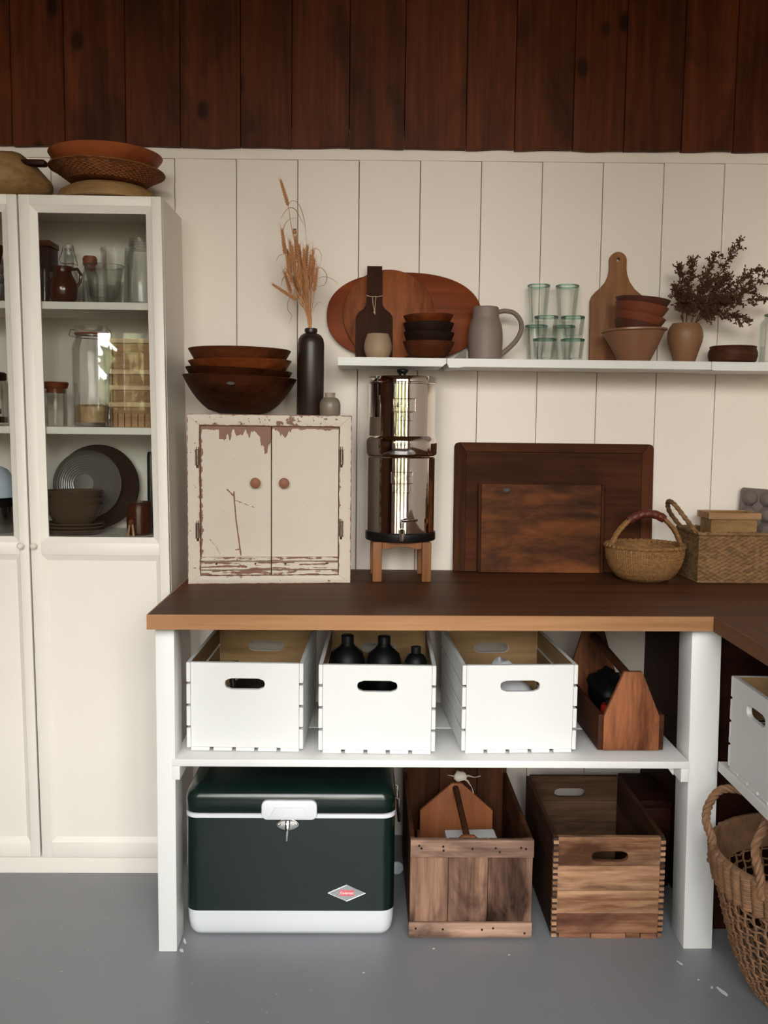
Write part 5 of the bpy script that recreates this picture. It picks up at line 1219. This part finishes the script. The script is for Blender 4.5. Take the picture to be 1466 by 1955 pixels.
hp = smooth_path([(X0, -0.082, HB), (X0-0.034, -0.072, HB+0.045), (X0-0.060, -0.040, HB+0.086), (X0-0.066, 0.0, HB+0.090), (X0-0.050, 0.030, HB+0.055), (X0, 0.055, HB)], 9)
Q('handle', MB().tube(hp, [0.0072+0.0012*math.sin(k*2.2) for k in range(len(hp))], 8), MAT['straw3'], rb)
bx_ = thing('small_crate', 'small pale-rimmed wooden box standing in the rectangular basket', 'box', (1.735, -0.130, WT+0.0070))
hh_ = 0.204
for s in (-1, 1):
    Q('side', MB().box(-0.072, 0.072, min(s*0.046, s*0.038), max(s*0.046, s*0.038), 0, hh_), MAT['tanwood'], bx_, bevel=0.001, seg=1)
    Q('end', MB().box(min(s*0.072, s*0.064), max(s*0.072, s*0.064), -0.0375, 0.0375, 0, hh_), MAT['tanwood'], bx_, bevel=0.001, seg=1)
    Q('rim_strip', MB().box(-0.082, 0.082, min(s*0.0465, s*0.053), max(s*0.0465, s*0.053), hh_-0.0185, hh_+0.002), MAT['palewood'], bx_, bevel=0.001, seg=1)
    Q('rim_strip', MB().box(min(s*0.0725, s*0.079), max(s*0.0725, s*0.079), -0.046, 0.046, hh_-0.0185, hh_+0.002), MAT['palewood'], bx_, bevel=0.001, seg=1)
Q('bottom', MB().box(-0.0635, 0.0635, -0.0375, 0.0375, 0, 0.006), MAT['tanwood'], bx_)
MAT['pulp'] = plain('grey_paper_pulp', (0.20, 0.165, 0.150), 0.9, var=0.12, scale=30, bstr=0.3)
eg = thing('egg_tray', 'grey pulp egg tray standing on edge in the rectangular basket', 'egg tray', (1.880, -0.046, WT+0.0145), rot=(math.radians(-3), math.radians(4), 0))
Q('sheet', MB().prism(rrect(-0.088, 0.088, 0.0, 0.264, 0.010), 0.0, 0.004), MAT['pulp'], eg, bevel=0.001, seg=1)
for i in range(3):
    for j in range(5):
        c_ = MB().lathe([(0.0275, 0), (0.0255, 0.006), (0.0175, 0.021), (0.0145, 0.0235), (0, 0.0240)], 8)
        c_.xf(Matrix.Translation((-0.058+i*0.058, 0.0, 0.030+j*0.0505)) @ Matrix.Rotation(PI/2, 4, 'X') @ Matrix.Rotation(PI/8, 4, 'Z'))
        Q('cup', c_, MAT['pulp'], eg, sharp=50)

# ------------------------------------------------------------------ wall shelf and what stands on it
SZ = 1.5790
ws = thing('wall_shelf', 'narrow white wall shelf carrying boards, bowls and glasses', 'shelf', (1.2, -0.08, SZ-0.026))
P('shelf_board', MB().prism([(0.505, SZ-0.026), (0.820, SZ-0.026), (0.8325, SZ-0.016), (0.8325, SZ-0.0005), (0.505, SZ-0.0005)], -0.200, -0.0006), MAT['white'], ws, bevel=0.001, seg=1)
P('shelf_board', MB().prism([(0.8335, SZ-0.016), (0.8400, SZ-0.029), (0.870, SZ-0.029), (0.885, SZ-0.026), (1.634, SZ-0.025), (1.634, SZ-0.0005), (0.8335, SZ-0.0005)], -0.201, -0.0006), MAT['white'], ws, bevel=0.001, seg=1)
P('shelf_board', MB().prism([(1.6350, SZ-0.025), (1.642, SZ-0.0275), (2.13, SZ-0.0260), (2.13, SZ-0.0005), (1.6350, SZ-0.0005)], -0.2015, -0.0006), MAT['white'], ws, bevel=0.001, seg=1)
MAT['cherry'] = wood('reddish_board_wood', (0.185, 0.050, 0.015), (0.32, 0.100, 0.032), 'x', 5, 0.45, 0.05)
MAT['cherry2'] = wood('round_board_wood', (0.170, 0.055, 0.019), (0.36, 0.140, 0.055), 'z', 8, 0.5, 0.22)
MAT['walnutp'] = wood('dark_paddle_wood', (0.060, 0.024, 0.013), (0.115, 0.045, 0.023), 'z', 9, 0.65, 0.06)
tl = math.radians(-4.4)
m = MB().prism([(0.246*math.copysign(abs(math.cos(a))**0.86, math.cos(a)), 0.1395+0.1395*math.copysign(abs(math.sin(a))**0.86, math.sin(a))) for a in [2*PI*k/72 for k in range(72)]], 0.0, 0.015)
tag(at(m.build('oval_board', MAT['cherry'], bevel=0.003), (0.7105, -0.0420, SZ+0.0013), rot=(tl, 0, 0)), 'large oval reddish board, rearmost on the wall shelf', 'board')
m = MB().prism([(0.1445*math.cos(a), 0.1425+0.1425*math.sin(a)) for a in [2*PI*k/72 for k in range(72)]], 0.0, 0.013)
tag(at(m.build('round_board', MAT['cherry2'], bevel=0.003), (0.6600, -0.0570, SZ+0.0013), rot=(tl, 0, 0)), 'round wooden board in front of the oval one', 'board')
pd_ = thing('paddle_board', 'dark paddle-shaped board with a twine loop, in front of the round board', 'board', (0.6145, -0.0740, SZ+0.0013), rot=(tl, 0, 0))
half = [(0.058, 0), (0.058, 0.125), (0.056, 0.137), (0.048, 0.148), (0.034, 0.158), (0.026, 0.170), (0.0235, 0.186), (0.0235, 0.292)]
Q('body', MB().prism(half+[(-x_, z_) for x_, z_ in reversed(half)], 0, 0.012), MAT['walnutp'], pd_, bevel=0.0015)
MAT['twine'] = plain('cream_twine', (0.55, 0.40, 0.28), 0.85)
m = MB().tube([(-0.0245, -0.0012, 0.199), (-0.012, -0.0022, 0.196), (0.012, -0.0022, 0.196), (0.0245, -0.0012, 0.199), (0.0245, 0.0135, 0.199), (-0.0245, 0.0135, 0.199)], 0.0012, 6, closed=True)
m.tube([(-0.006, -0.0022, 0.196), (-0.004, -0.0026, 0.172), (0.0, -0.0028, 0.152), (0.0, -0.0026, 0.143)], 0.0012, 6).tube([(0.005, -0.0022, 0.196), (0.003, -0.0026, 0.172), (0.0015, -0.0028, 0.152), (0.003, -0.0026, 0.140)], 0.0012, 6).ball((0, -0.003, 0.147), 0.0032, 8)
Q('twine', m, MAT['twine'], pd_)
MAT['cup'] = plain('speckled_beige_stoneware', (0.40, 0.295, 0.20), 0.6, var=0.25, scale=14)
tag(at(MB().lathe([(0, 0), (0.028, 0), (0.037, 0.010), (0.0425, 0.028), (0.0430, 0.042), (0.0385, 0.062), (0.0325, 0.076), (0.0300, 0.0765), (0.034, 0.062), (0.038, 0.042), (0.036, 0.025), (0.025, 0.008), (0, 0.007)], 40).build('ceramic_cup', MAT['cup']), (0.6265, -0.1185, SZ)), 'small round beige pottery cup in front of the paddle board', 'cup')
g4 = 'wooden bowls stacked before the oval board'
MAT['ebony'] = wood('near_black_bowl', (0.020, 0.011, 0.009), (0.045, 0.024, 0.018), 'x', 14, 0.5, 0.15)
turned_bowl('wooden_bowl', 0.079, 0.040, 0.052, MAT['midwood'], 'grained brown bowl at the bottom of the stack before the oval board', (0.7815, -0.134, SZ), (0, 0, 0), 0.45, 0.005, g4)
turned_bowl('wooden_bowl', 0.078, 0.050, 0.042, MAT['ebony'], 'lower near-black bowl in the stack before the oval board', (0.782, -0.134, SZ+0.038), (0, math.radians(0.5), 0), 0.45, 0.005, g4)
turned_bowl('wooden_bowl', 0.078, 0.050, 0.042, MAT['ebony'], 'upper near-black bowl in the stack before the oval board', (0.781, -0.134, SZ+0.066), (0, math.radians(-0.8), 0), 0.45, 0.005, g4)
turned_bowl('wooden_bowl', 0.077, 0.050, 0.036, MAT['redwood'], 'topmost orange-brown bowl in the stack before the oval board', (0.781, -0.134, SZ+0.096), (0, math.radians(-2), 0), 0.6, 0.005, g4)
MAT['slate'] = plain('grey_slate', (0.19, 0.17, 0.165), 0.6)
tag(at(MB().prism([(-0.024, 0), (0.018, 0), (0.018, 0.034)], 0, 0.010).build('slate_wedge', MAT['slate'], bevel=0.0008), (0.878, -0.150, SZ)), 'small grey wedge between the bowls and the pitcher', 'wedge')
MAT['pitcher'] = plain('mauve_grey_stoneware', (0.275, 0.215, 0.19), 0.55, var=0.12, scale=9)
pt = thing('pitcher', 'mauve-grey stoneware pitcher with a big looped handle', 'pitcher', (0.9605, -0.095, SZ))
Q('body', MB().lathe([(0, 0), (0.047, 0), (0.0515, 0.005), (0.0530, 0.035), (0.0540, 0.062), (0.0535, 0.085), (0.0500, 0.108), (0.0445, 0.124), (0.0420, 0.130), (0.0412, 0.133), (0.0405, 0.150), (0.0395, 0.163), (0.0365, 0.1655), (0.036, 0.150), (0.037, 0.13), (0.047, 0.09), (0.048, 0.04), (0.045, 0.008), (0, 0.007)], 48), MAT['pitcher'], pt)
hp = smooth_path([(0.037, 0, 0.150), (0.060, 0, 0.154), (0.088, 0, 0.148), (0.108, 0, 0.126), (0.112, 0, 0.098), (0.098, 0, 0.066), (0.074, 0, 0.040), (0.050, 0, 0.020)], 7)
Q('handle', MB().tube(hp, 0.0105, 12, flat=0.72), MAT['pitcher'], pt)
# green-rimmed glasses
def tumbler(label, loc, rt, rbm, h, src=None):
    if src: return dup(src, loc, label)
    t = thing('tumbler', label, 'glass', loc, group='green-rimmed glasses on the wall shelf')
    Q('body', MB().lathe([(0, 0), (rbm-0.003, 0), (rbm, 0.004), (rt, h-0.004), (rt-0.0022, h-0.004), (rbm-0.003, 0.010), (0, 0.008)], 40), MAT['glassgreen'], t)
    Q('rim', MB().lathe([(rt, h-0.0055), (rt+0.0006, h-0.002), (rt-0.001, h), (rt-0.0028, h-0.002), (rt-0.0024, h-0.0055)], 40, close=True), MAT['glassrim'], t)
    return t
ta = tumbler('tall green-rimmed glass at the back left, under another', (1.1270, -0.050, SZ), 0.0355, 0.0270, 0.116)
tumbler('tall green-rimmed glass standing on the back left one', (1.1315, -0.050, SZ+0.1165), 0.0355, 0.0270, 0.125)
tumbler('tall green-rimmed glass at the back right, under another', (1.2145, -0.050, SZ), 0, 0, 0, ta)
tb_ = tumbler('tall green-rimmed glass standing on the back right one', (1.2220, -0.050, SZ+0.1165), 0.0365, 0.0280, 0.125)
tc_ = tumbler('short green-rimmed glass at the front left, under another', (1.1405, -0.124, SZ), 0.0365, 0.0310, 0.068)
tumbler('short green-rimmed glass on top of the front left one', (1.1440, -0.124, SZ+0.0685), 0, 0, 0, tc_)
tumbler('short green-rimmed glass at the front right, under another', (1.2275, -0.124, SZ), 0, 0, 0, tc_)
tumbler('short green-rimmed glass on top of the front right one', (1.2265, -0.124, SZ+0.0685), 0, 0, 0, tc_)
# big handled board
MAT['tanboard'] = wood('handled_board_wood', (0.20, 0.095, 0.045), (0.38, 0.205, 0.105), 'z', 7, 0.5, 0.09)
pbd = thing('handled_board', 'tan wooden board with a round-holed neck, behind the terracotta bowls', 'board', (1.392, -0.0370, SZ+0.001), rot=(math.radians(-2.6), 0, 0))
L_ = [(-0.090, 0.0), (-0.0905, 0.196), (-0.086, 0.212), (-0.074, 0.226), (-0.058, 0.240), (-0.043, 0.258), (-0.034, 0.278), (-0.031, 0.300)]
out = L_[:]
for k in range(13):
    a = PI-PI*k/12; out.append((-0.0045+0.0275*math.cos(a), 0.325+0.0275*math.sin(a)))
out += [(0.0225, 0.300), (0.0255, 0.280), (0.034, 0.258), (0.050, 0.236), (0.072, 0.218), (0.090, 0.204), (0.0975, 0.190), (0.0975, 0.0)]
full = out[::-1]
hole = [(-0.0050+0.0062*math.cos(2*PI*k/18), 0.328+0.0062*math.sin(2*PI*k/18)) for k in range(18)]
bm = bmesh.new()
vo_ = [bm.verts.new((x_, 0, z_)) for x_, z_ in full]; vh = [bm.verts.new((x_, 0, z_)) for x_, z_ in hole]
eo = [bm.edges.new((vo_[i], vo_[(i+1) % len(vo_)])) for i in range(len(vo_))]+[bm.edges.new((vh[i], vh[(i+1) % 18])) for i in range(18)]
bmesh.ops.triangle_fill(bm, edges=eo, use_beauty=True)
r_ = bmesh.ops.extrude_face_region(bm, geom=bm.faces[:])
bmesh.ops.translate(bm, vec=(0, 0.016, 0), verts=[v for v in r_['geom'] if isinstance(v, bmesh.types.BMVert)])
bm.verts.index_update(); bm.faces.index_update()
m = MB().add([tuple(v.co) for v in bm.verts], [tuple(v.index for v in f.verts) for f in bm.faces]); bm.free()
Q('body', m, MAT['tanboard'], pbd, bevel=0.0018, seg=2)
# pottery mixing bowl with terracotta bowls in it
MAT['mixing'] = plain('pink_brown_pottery', (0.30, 0.155, 0.090), 0.35, var=0.12, scale=8)
mb = thing('mixing_bowl', 'flared pink-brown pottery bowl with a pouring lip, terracotta bowls inside', 'bowl', (1.4150, -0.137, SZ))
def lipf(r, z_, a):
    if r > 0.085:
        d = (a-PI); w2 = math.exp(-(d/0.22)**2)
        return r*(1+0.06*w2), z_-0.004*w2-0.003*math.cos(a)*-1
    return r, z_
sc_ = 0.84
Q('body', MB().lathe([(0, 0), (0.046, 0), (0.050, 0.004), (0.068, 0.040), (0.086, 0.078), (0.0920, 0.090), (0.0985, 0.093), (0.0985, 0.0985), (0.0900, 0.0975), (0.081, 0.078), (0.062, 0.04), (0.045, 0.010), (0, 0.008)], 64, fn=lipf, sy=0.90), MAT['mixing'], mb)
MAT['terra'] = plain('terracotta', (0.235, 0.070, 0.030), 0.55, var=0.15)
MAT['terradark'] = plain('dark_terracotta', (0.120, 0.038, 0.022), 0.5, var=0.15)
g5 = 'terracotta bowls in the mixing bowl'
for k, (mm, dx, dz_, R_, lab) in enumerate(((MAT['terradark'], 1.427, 0.062, 0.076, 'dark terracotta bowl, lowest of the four in the mixing bowl'), (MAT['terra'], 1.432, 0.087, 0.078, 'terracotta bowl second from below in the mixing bowl'), (MAT['terra'], 1.438, 0.118, 0.081, 'terracotta bowl second from the top in the mixing bowl'), (MAT['terradark'], 1.444, 0.136, 0.083, 'topmost terracotta bowl, tilted, in the mixing bowl'))):
    turned_bowl('terracotta_bowl', R_, 0.046, 0.054, mm, lab, (dx-0.0115, -0.137, SZ+dz_), (math.radians(1), math.radians((13, 11, 9, 5)[k]), 0), 0.75, 0.0045, g5, sy=0.95)
# vase of dried flowers
MAT['vase'] = plain('ochre_stoneware', (0.300, 0.165, 0.085), 0.5, var=0.15, scale=7)
tag(at(MB().lathe([(0, 0), (0.030, 0), (0.0325, 0.004), (0.0420, 0.035), (0.0520, 0.066), (0.0545, 0.082), (0.0535, 0.097), (0.0485, 0.112), (0.0420, 0.120), (0.0410, 0.1235), (0.0370, 0.1235), (0.0440, 0.110), (0.049, 0.085), (0.038, 0.035), (0.028, 0.008), (0, 0.008)], 48).build('flower_vase', MAT['vase']), (1.5875, -0.090, SZ)), 'round-shouldered ochre vase holding dark dried flowers', 'vase')
MAT['dried'] = plain('dark_dried_flowers', (0.135, 0.068, 0.045), 0.9, spec=0.1, var=0.4, scale=50)
rd = random.Random(5)
tips = [(0.150, -0.020, 0.245), (0.205, -0.03, 0.165), (0.252, -0.04, 0.150), (0.250, -0.055, 0.075), (0.160, -0.07, 0.002), (-0.035, -0.02, 0.165), (-0.050, -0.05, 0.095), (0.012, 0.0, 0.190), (0.075, -0.01, 0.200), (0.105, -0.05, 0.130), (0.050, -0.055, 0.120), (0.185, -0.05, 0.095), (-0.012, -0.055, 0.075), (0.120, -0.06, 0.070)]
names = ['tallest', 'upper right', 'longest rightmost', 'lower rightmost', 'drooping right', 'upper left', 'lower left', 'left of centre', 'central', 'thick central', 'short central', 'right middle', 'short left', 'low right']
def bud(m, p, d, s):
    d = d.normalized(); u = d.orthogonal().normalized(); w2 = d.cross(u)
    a = [p, p+d*s*0.5+u*s*0.26, p+d*s*0.5-u*s*0.15+w2*s*0.24, p+d*s*0.5-u*s*0.15-w2*s*0.24, p+d*s]
    m.add(a, [(0, 1, 2), (0, 2, 3), (0, 3, 1), (4, 2, 1), (4, 3, 2), (4, 1, 3)])
for tip, nm in zip(tips, names):
    t = thing('dried_flower_sprig', nm+' sprig of dark dried flowers in the ochre vase', 'dried plant', (1.5875, -0.090, SZ+0.1235), group='dried flower sprigs in the ochre vase')
    T = Vector(tip); b0 = Vector((tip[0]*0.10, tip[1]*0.15, -0.09)); b1 = Vector((max(-0.03, min(0.03, tip[0]*0.25)), tip[1]*0.2, 0.002))
    path = smooth_path([b0, b1, b1.lerp(T, 0.5)+Vector((0, 0, 0.022)), T], 7)
    n_ = len(path)
    st_ = MB().tube(path, [0.0013-0.0008*i/n_ for i in range(n_)], 5); bm_ = MB()
    for i in range(9, n_):
        for q_ in range(4):
            d = (path[min(i+1, n_-1)]-path[i-1]).normalized()+Vector((rd.gauss(0, .65), rd.gauss(0, .45), rd.gauss(0, .65)))
            L2 = rd.uniform(0.016, 0.042)*(1-0.35*(i/n_)); e = path[i]+d.normalized()*L2
            e.y = max(-0.075, min(0.075, e.y)); mid = path[i].lerp(e, 0.5)+Vector((0, 0, rd.uniform(-.003, .003)))
            st_.tube([path[i], mid, e], [0.0007, 0.0006, 0.0004], 3)
            for v_ in range(9):
                p = path[i].lerp(e, 0.2+0.8*v_/8)
                bud(bm_, p, (e-path[i]).normalized()+Vector((rd.gauss(0, .8), rd.gauss(0, .8), rd.gauss(0, .8))), rd.uniform(0.0065, 0.0115))
    Q('stem', st_, MAT['dried'], t, smooth=False)
    stuff(Q('buds', bm_, MAT['dried'], t, smooth=False))
MAT['lowb'] = wood('small_brown_dish', (0.060, 0.024, 0.013), (0.135, 0.058, 0.033), 'x', 9, 0.5, 0.2)
tag(at(MB().lathe([(0, 0), (0.058, 0), (0.070, 0.008), (0.0745, 0.025), (0.0735, 0.038), (0.0690, 0.048), (0.0710, 0.053), (0.0670, 0.055), (0.063, 0.048), (0.068, 0.03), (0.06, 0.008), (0, 0.007)], 48).build('low_bowl', MAT['lowb']), (1.7400, -0.090, SZ)), 'low brown round-sided bowl right of the ochre vase', 'bowl')
t = thing('glass_jar', 'clear green-tinted glass jar at the far right of the wall shelf', 'jar', (1.8640, -0.120, SZ))
Q('body', MB().lathe([(0, 0), (0.048, 0), (0.051, 0.004), (0.051, 0.125), (0.040, 0.140), (0.038, 0.15), (0.0355, 0.15), (0.0375, 0.138), (0.048, 0.124), (0.048, 0.008), (0, 0.008)], 36), MAT['glassgreen'], t)
Q('rim', MB().tube([(0.0385*math.cos(k*PI/18), 0.0385*math.sin(k*PI/18), 0.150) for k in range(36)], 0.0022, 6, closed=True), MAT['glassrim'], t)

# ------------------------------------------------------------------ big openwork seagrass basket under the side shelf
MAT['seagrass'] = plain('seagrass', (0.275, 0.155, 0.085), 0.75, var=0.6, scale=45)
MAT['seadark'] = plain('seagrass_inside', (0.16, 0.095, 0.055), 0.8, var=0.4, scale=30)
bk = thing('openwork_basket', 'tall openwork seagrass basket with rope handles on the floor at the right', 'basket', (1.680, -0.930, 0.0))
tab = [(0.108, 0.004), (0.138, 0.030), (0.164, 0.070), (0.188, 0.125), (0.208, 0.195), (0.224, 0.260), (0.234, 0.310), (0.240, 0.350), (0.242, 0.372)]
def rad(z_):
    for (r0, z0_), (r1, z1_) in zip(tab, tab[1:]):
        if z_ <= z1_: return r0+(r1-r0)*max(0, (z_-z0_))/(z1_-z0_)
    return tab[-1][0]
Q('base', MB().lathe([(0, 0.0), (0.098, 0.0), (0.110, 0.006), (0.098, 0.012), (0, 0.012)], 48), MAT['seagrass'], bk)
NV = 50; ZR = 0.292
net = []
for k in range(NV):
    a0_ = 2*PI*k/NV; pts = []
    for i in range(43):
        z_ = 0.006+(ZR+0.004)*i/42; r = rad(z_)
        pts.append((r*math.cos(a0_+0.011*math.sin(i*PI/3+PI*(k % 2))), r*math.sin(a0_+0.011*math.sin(i*PI/3+PI*(k % 2))), z_))
    Q('upright_cord', MB().tube(pts, 0.0030, 5), MAT['seagrass'], bk)
for j in range(14):
    z_ = 0.020+j*(ZR-0.03)/13; r = rad(z_)+0.0012
    pts = [((r+0.0025*math.cos(k*PI*0.5))*math.cos(2*PI*k/(NV*4)), (r+0.0025*math.cos(k*PI*0.5))*math.sin(2*PI*k/(NV*4)), z_+0.0032*math.sin(k*2*PI/8+j*PI)) for k in range(NV*4)]
    Q('hoop_cord', MB().tube(pts, 0.0026, 5, closed=True), MAT['seagrass'], bk)
HB_ = 0.372-ZR
prof = [(rad(ZR)+0.003, ZR)]+[(rad(ZR+HB_*k/40)+0.003, ZR+HB_*k/40) for k in range(1, 41)]+[(0.243, 0.378), (0.236, 0.378)]+[(rad(ZR+HB_*k/8)-0.007, ZR+HB_*k/8) for k in range(8, -1, -1)]
def bandf(r, z_, a):
    if r <= rad(min(z_, 0.372))+0.001: return r, z_
    c_ = a*NV/(2*PI); fr_ = c_-math.floor(c_)
    return r+0.0085*max(0.0, math.sin(PI*fr_))**0.8+0.0016*math.sin(z_*1256+PI*(int(c_) % 2)), z_
Q('top_band', MB().lathe(prof, 600, fn=bandf, close=True), MAT['seagrass'], bk, sharp=60)
def rope(pts, R_=0.0095):
    sp_ = smooth_path(pts, 12); m = MB()
    for s in range(3):
        q_ = []
        for i, p in enumerate(sp_):
            t_ = (sp_[min(i+1, len(sp_)-1)]-sp_[max(i-1, 0)]).normalized(); u = t_.orthogonal().normalized() if i == 0 else (u-t_*u.dot(t_)).normalized(); w2 = t_.cross(u)
            an = i*0.55+2*PI*s/3; q_.append(p+u*R_*0.55*math.cos(an)+w2*R_*0.55*math.sin(an))
        m.tube(q_, R_*0.62, 6)
    return m
def rim_pt(deg, z_=0.36, dr=0.004): a = math.radians(deg); return ((0.241+dr)*math.cos(a), (0.241+dr)*math.sin(a), z_)
Q('rope_handle', rope([rim_pt(166, 0.33), rim_pt(167, 0.385), (-0.252, 0.066, 0.430), (-0.232, 0.095, 0.465), (-0.190, 0.122, 0.486), (-0.140, 0.090, 0.4895), (-0.125, 0.02, 0.489), (-0.155, -0.05, 0.480), (-0.200, -0.10, 0.440), (-0.203, -0.135, 0.395), rim_pt(216, 0.34)]), MAT['seagrass'], bk)
Q('rope_handle', rope([rim_pt(-14, 0.33), rim_pt(-13, 0.385), (0.235, -0.03, 0.440), (0.19, 0.02, 0.480), (0.14, 0.08, 0.488), (0.12, 0.15, 0.460), (0.128, 0.190, 0.400), rim_pt(56, 0.34)]), MAT['seagrass'], bk)
# flecks of white paint spilt on the floor
MAT['fleck'] = plain('spilt_white_paint', (0.75, 0.74, 0.72), 0.5)
def fleck(x, y, L, w2, ang, sd):
    rd_ = random.Random(sd); ca, sa = math.cos(ang), math.sin(ang); pts = []
    for k in range(14):
        a = 2*PI*k/14; q_ = rd_.uniform(0.6, 1.1); u, v_ = L*math.cos(a)*q_, w2*math.sin(a)*q_
        pts.append((x+u*ca-v_*sa, y+u*sa+v_*ca))
    return MB().prism_z(pts, 0.0, 0.0009)
fl_ = bpy.data.objects['floor']
for k, (x, y, L, w2, ang) in enumerate(((1.482, -0.880, 0.022, 0.006, 1.9), (1.462, -0.862, 0.006, 0.003, 1.2), (1.418, -0.757, 0.011, 0.004, 2.0), (0.1225, -0.655, 0.004, 0.016, 0.35), (0.1240, -0.700, 0.005, 0.012, 0.5), (1.440, -0.83, 0.003, 0.002, 0), (0.785, -0.69, 0.004, 0.002, 0.3), (0.98, -0.72, 0.004, 0.003, 1), (0.60, -0.80, 0.003, 0.002, 0))):
    fleck(x, y, L, w2, ang, k).build('paint_fleck', MAT['fleck'], fl_, smooth=False)
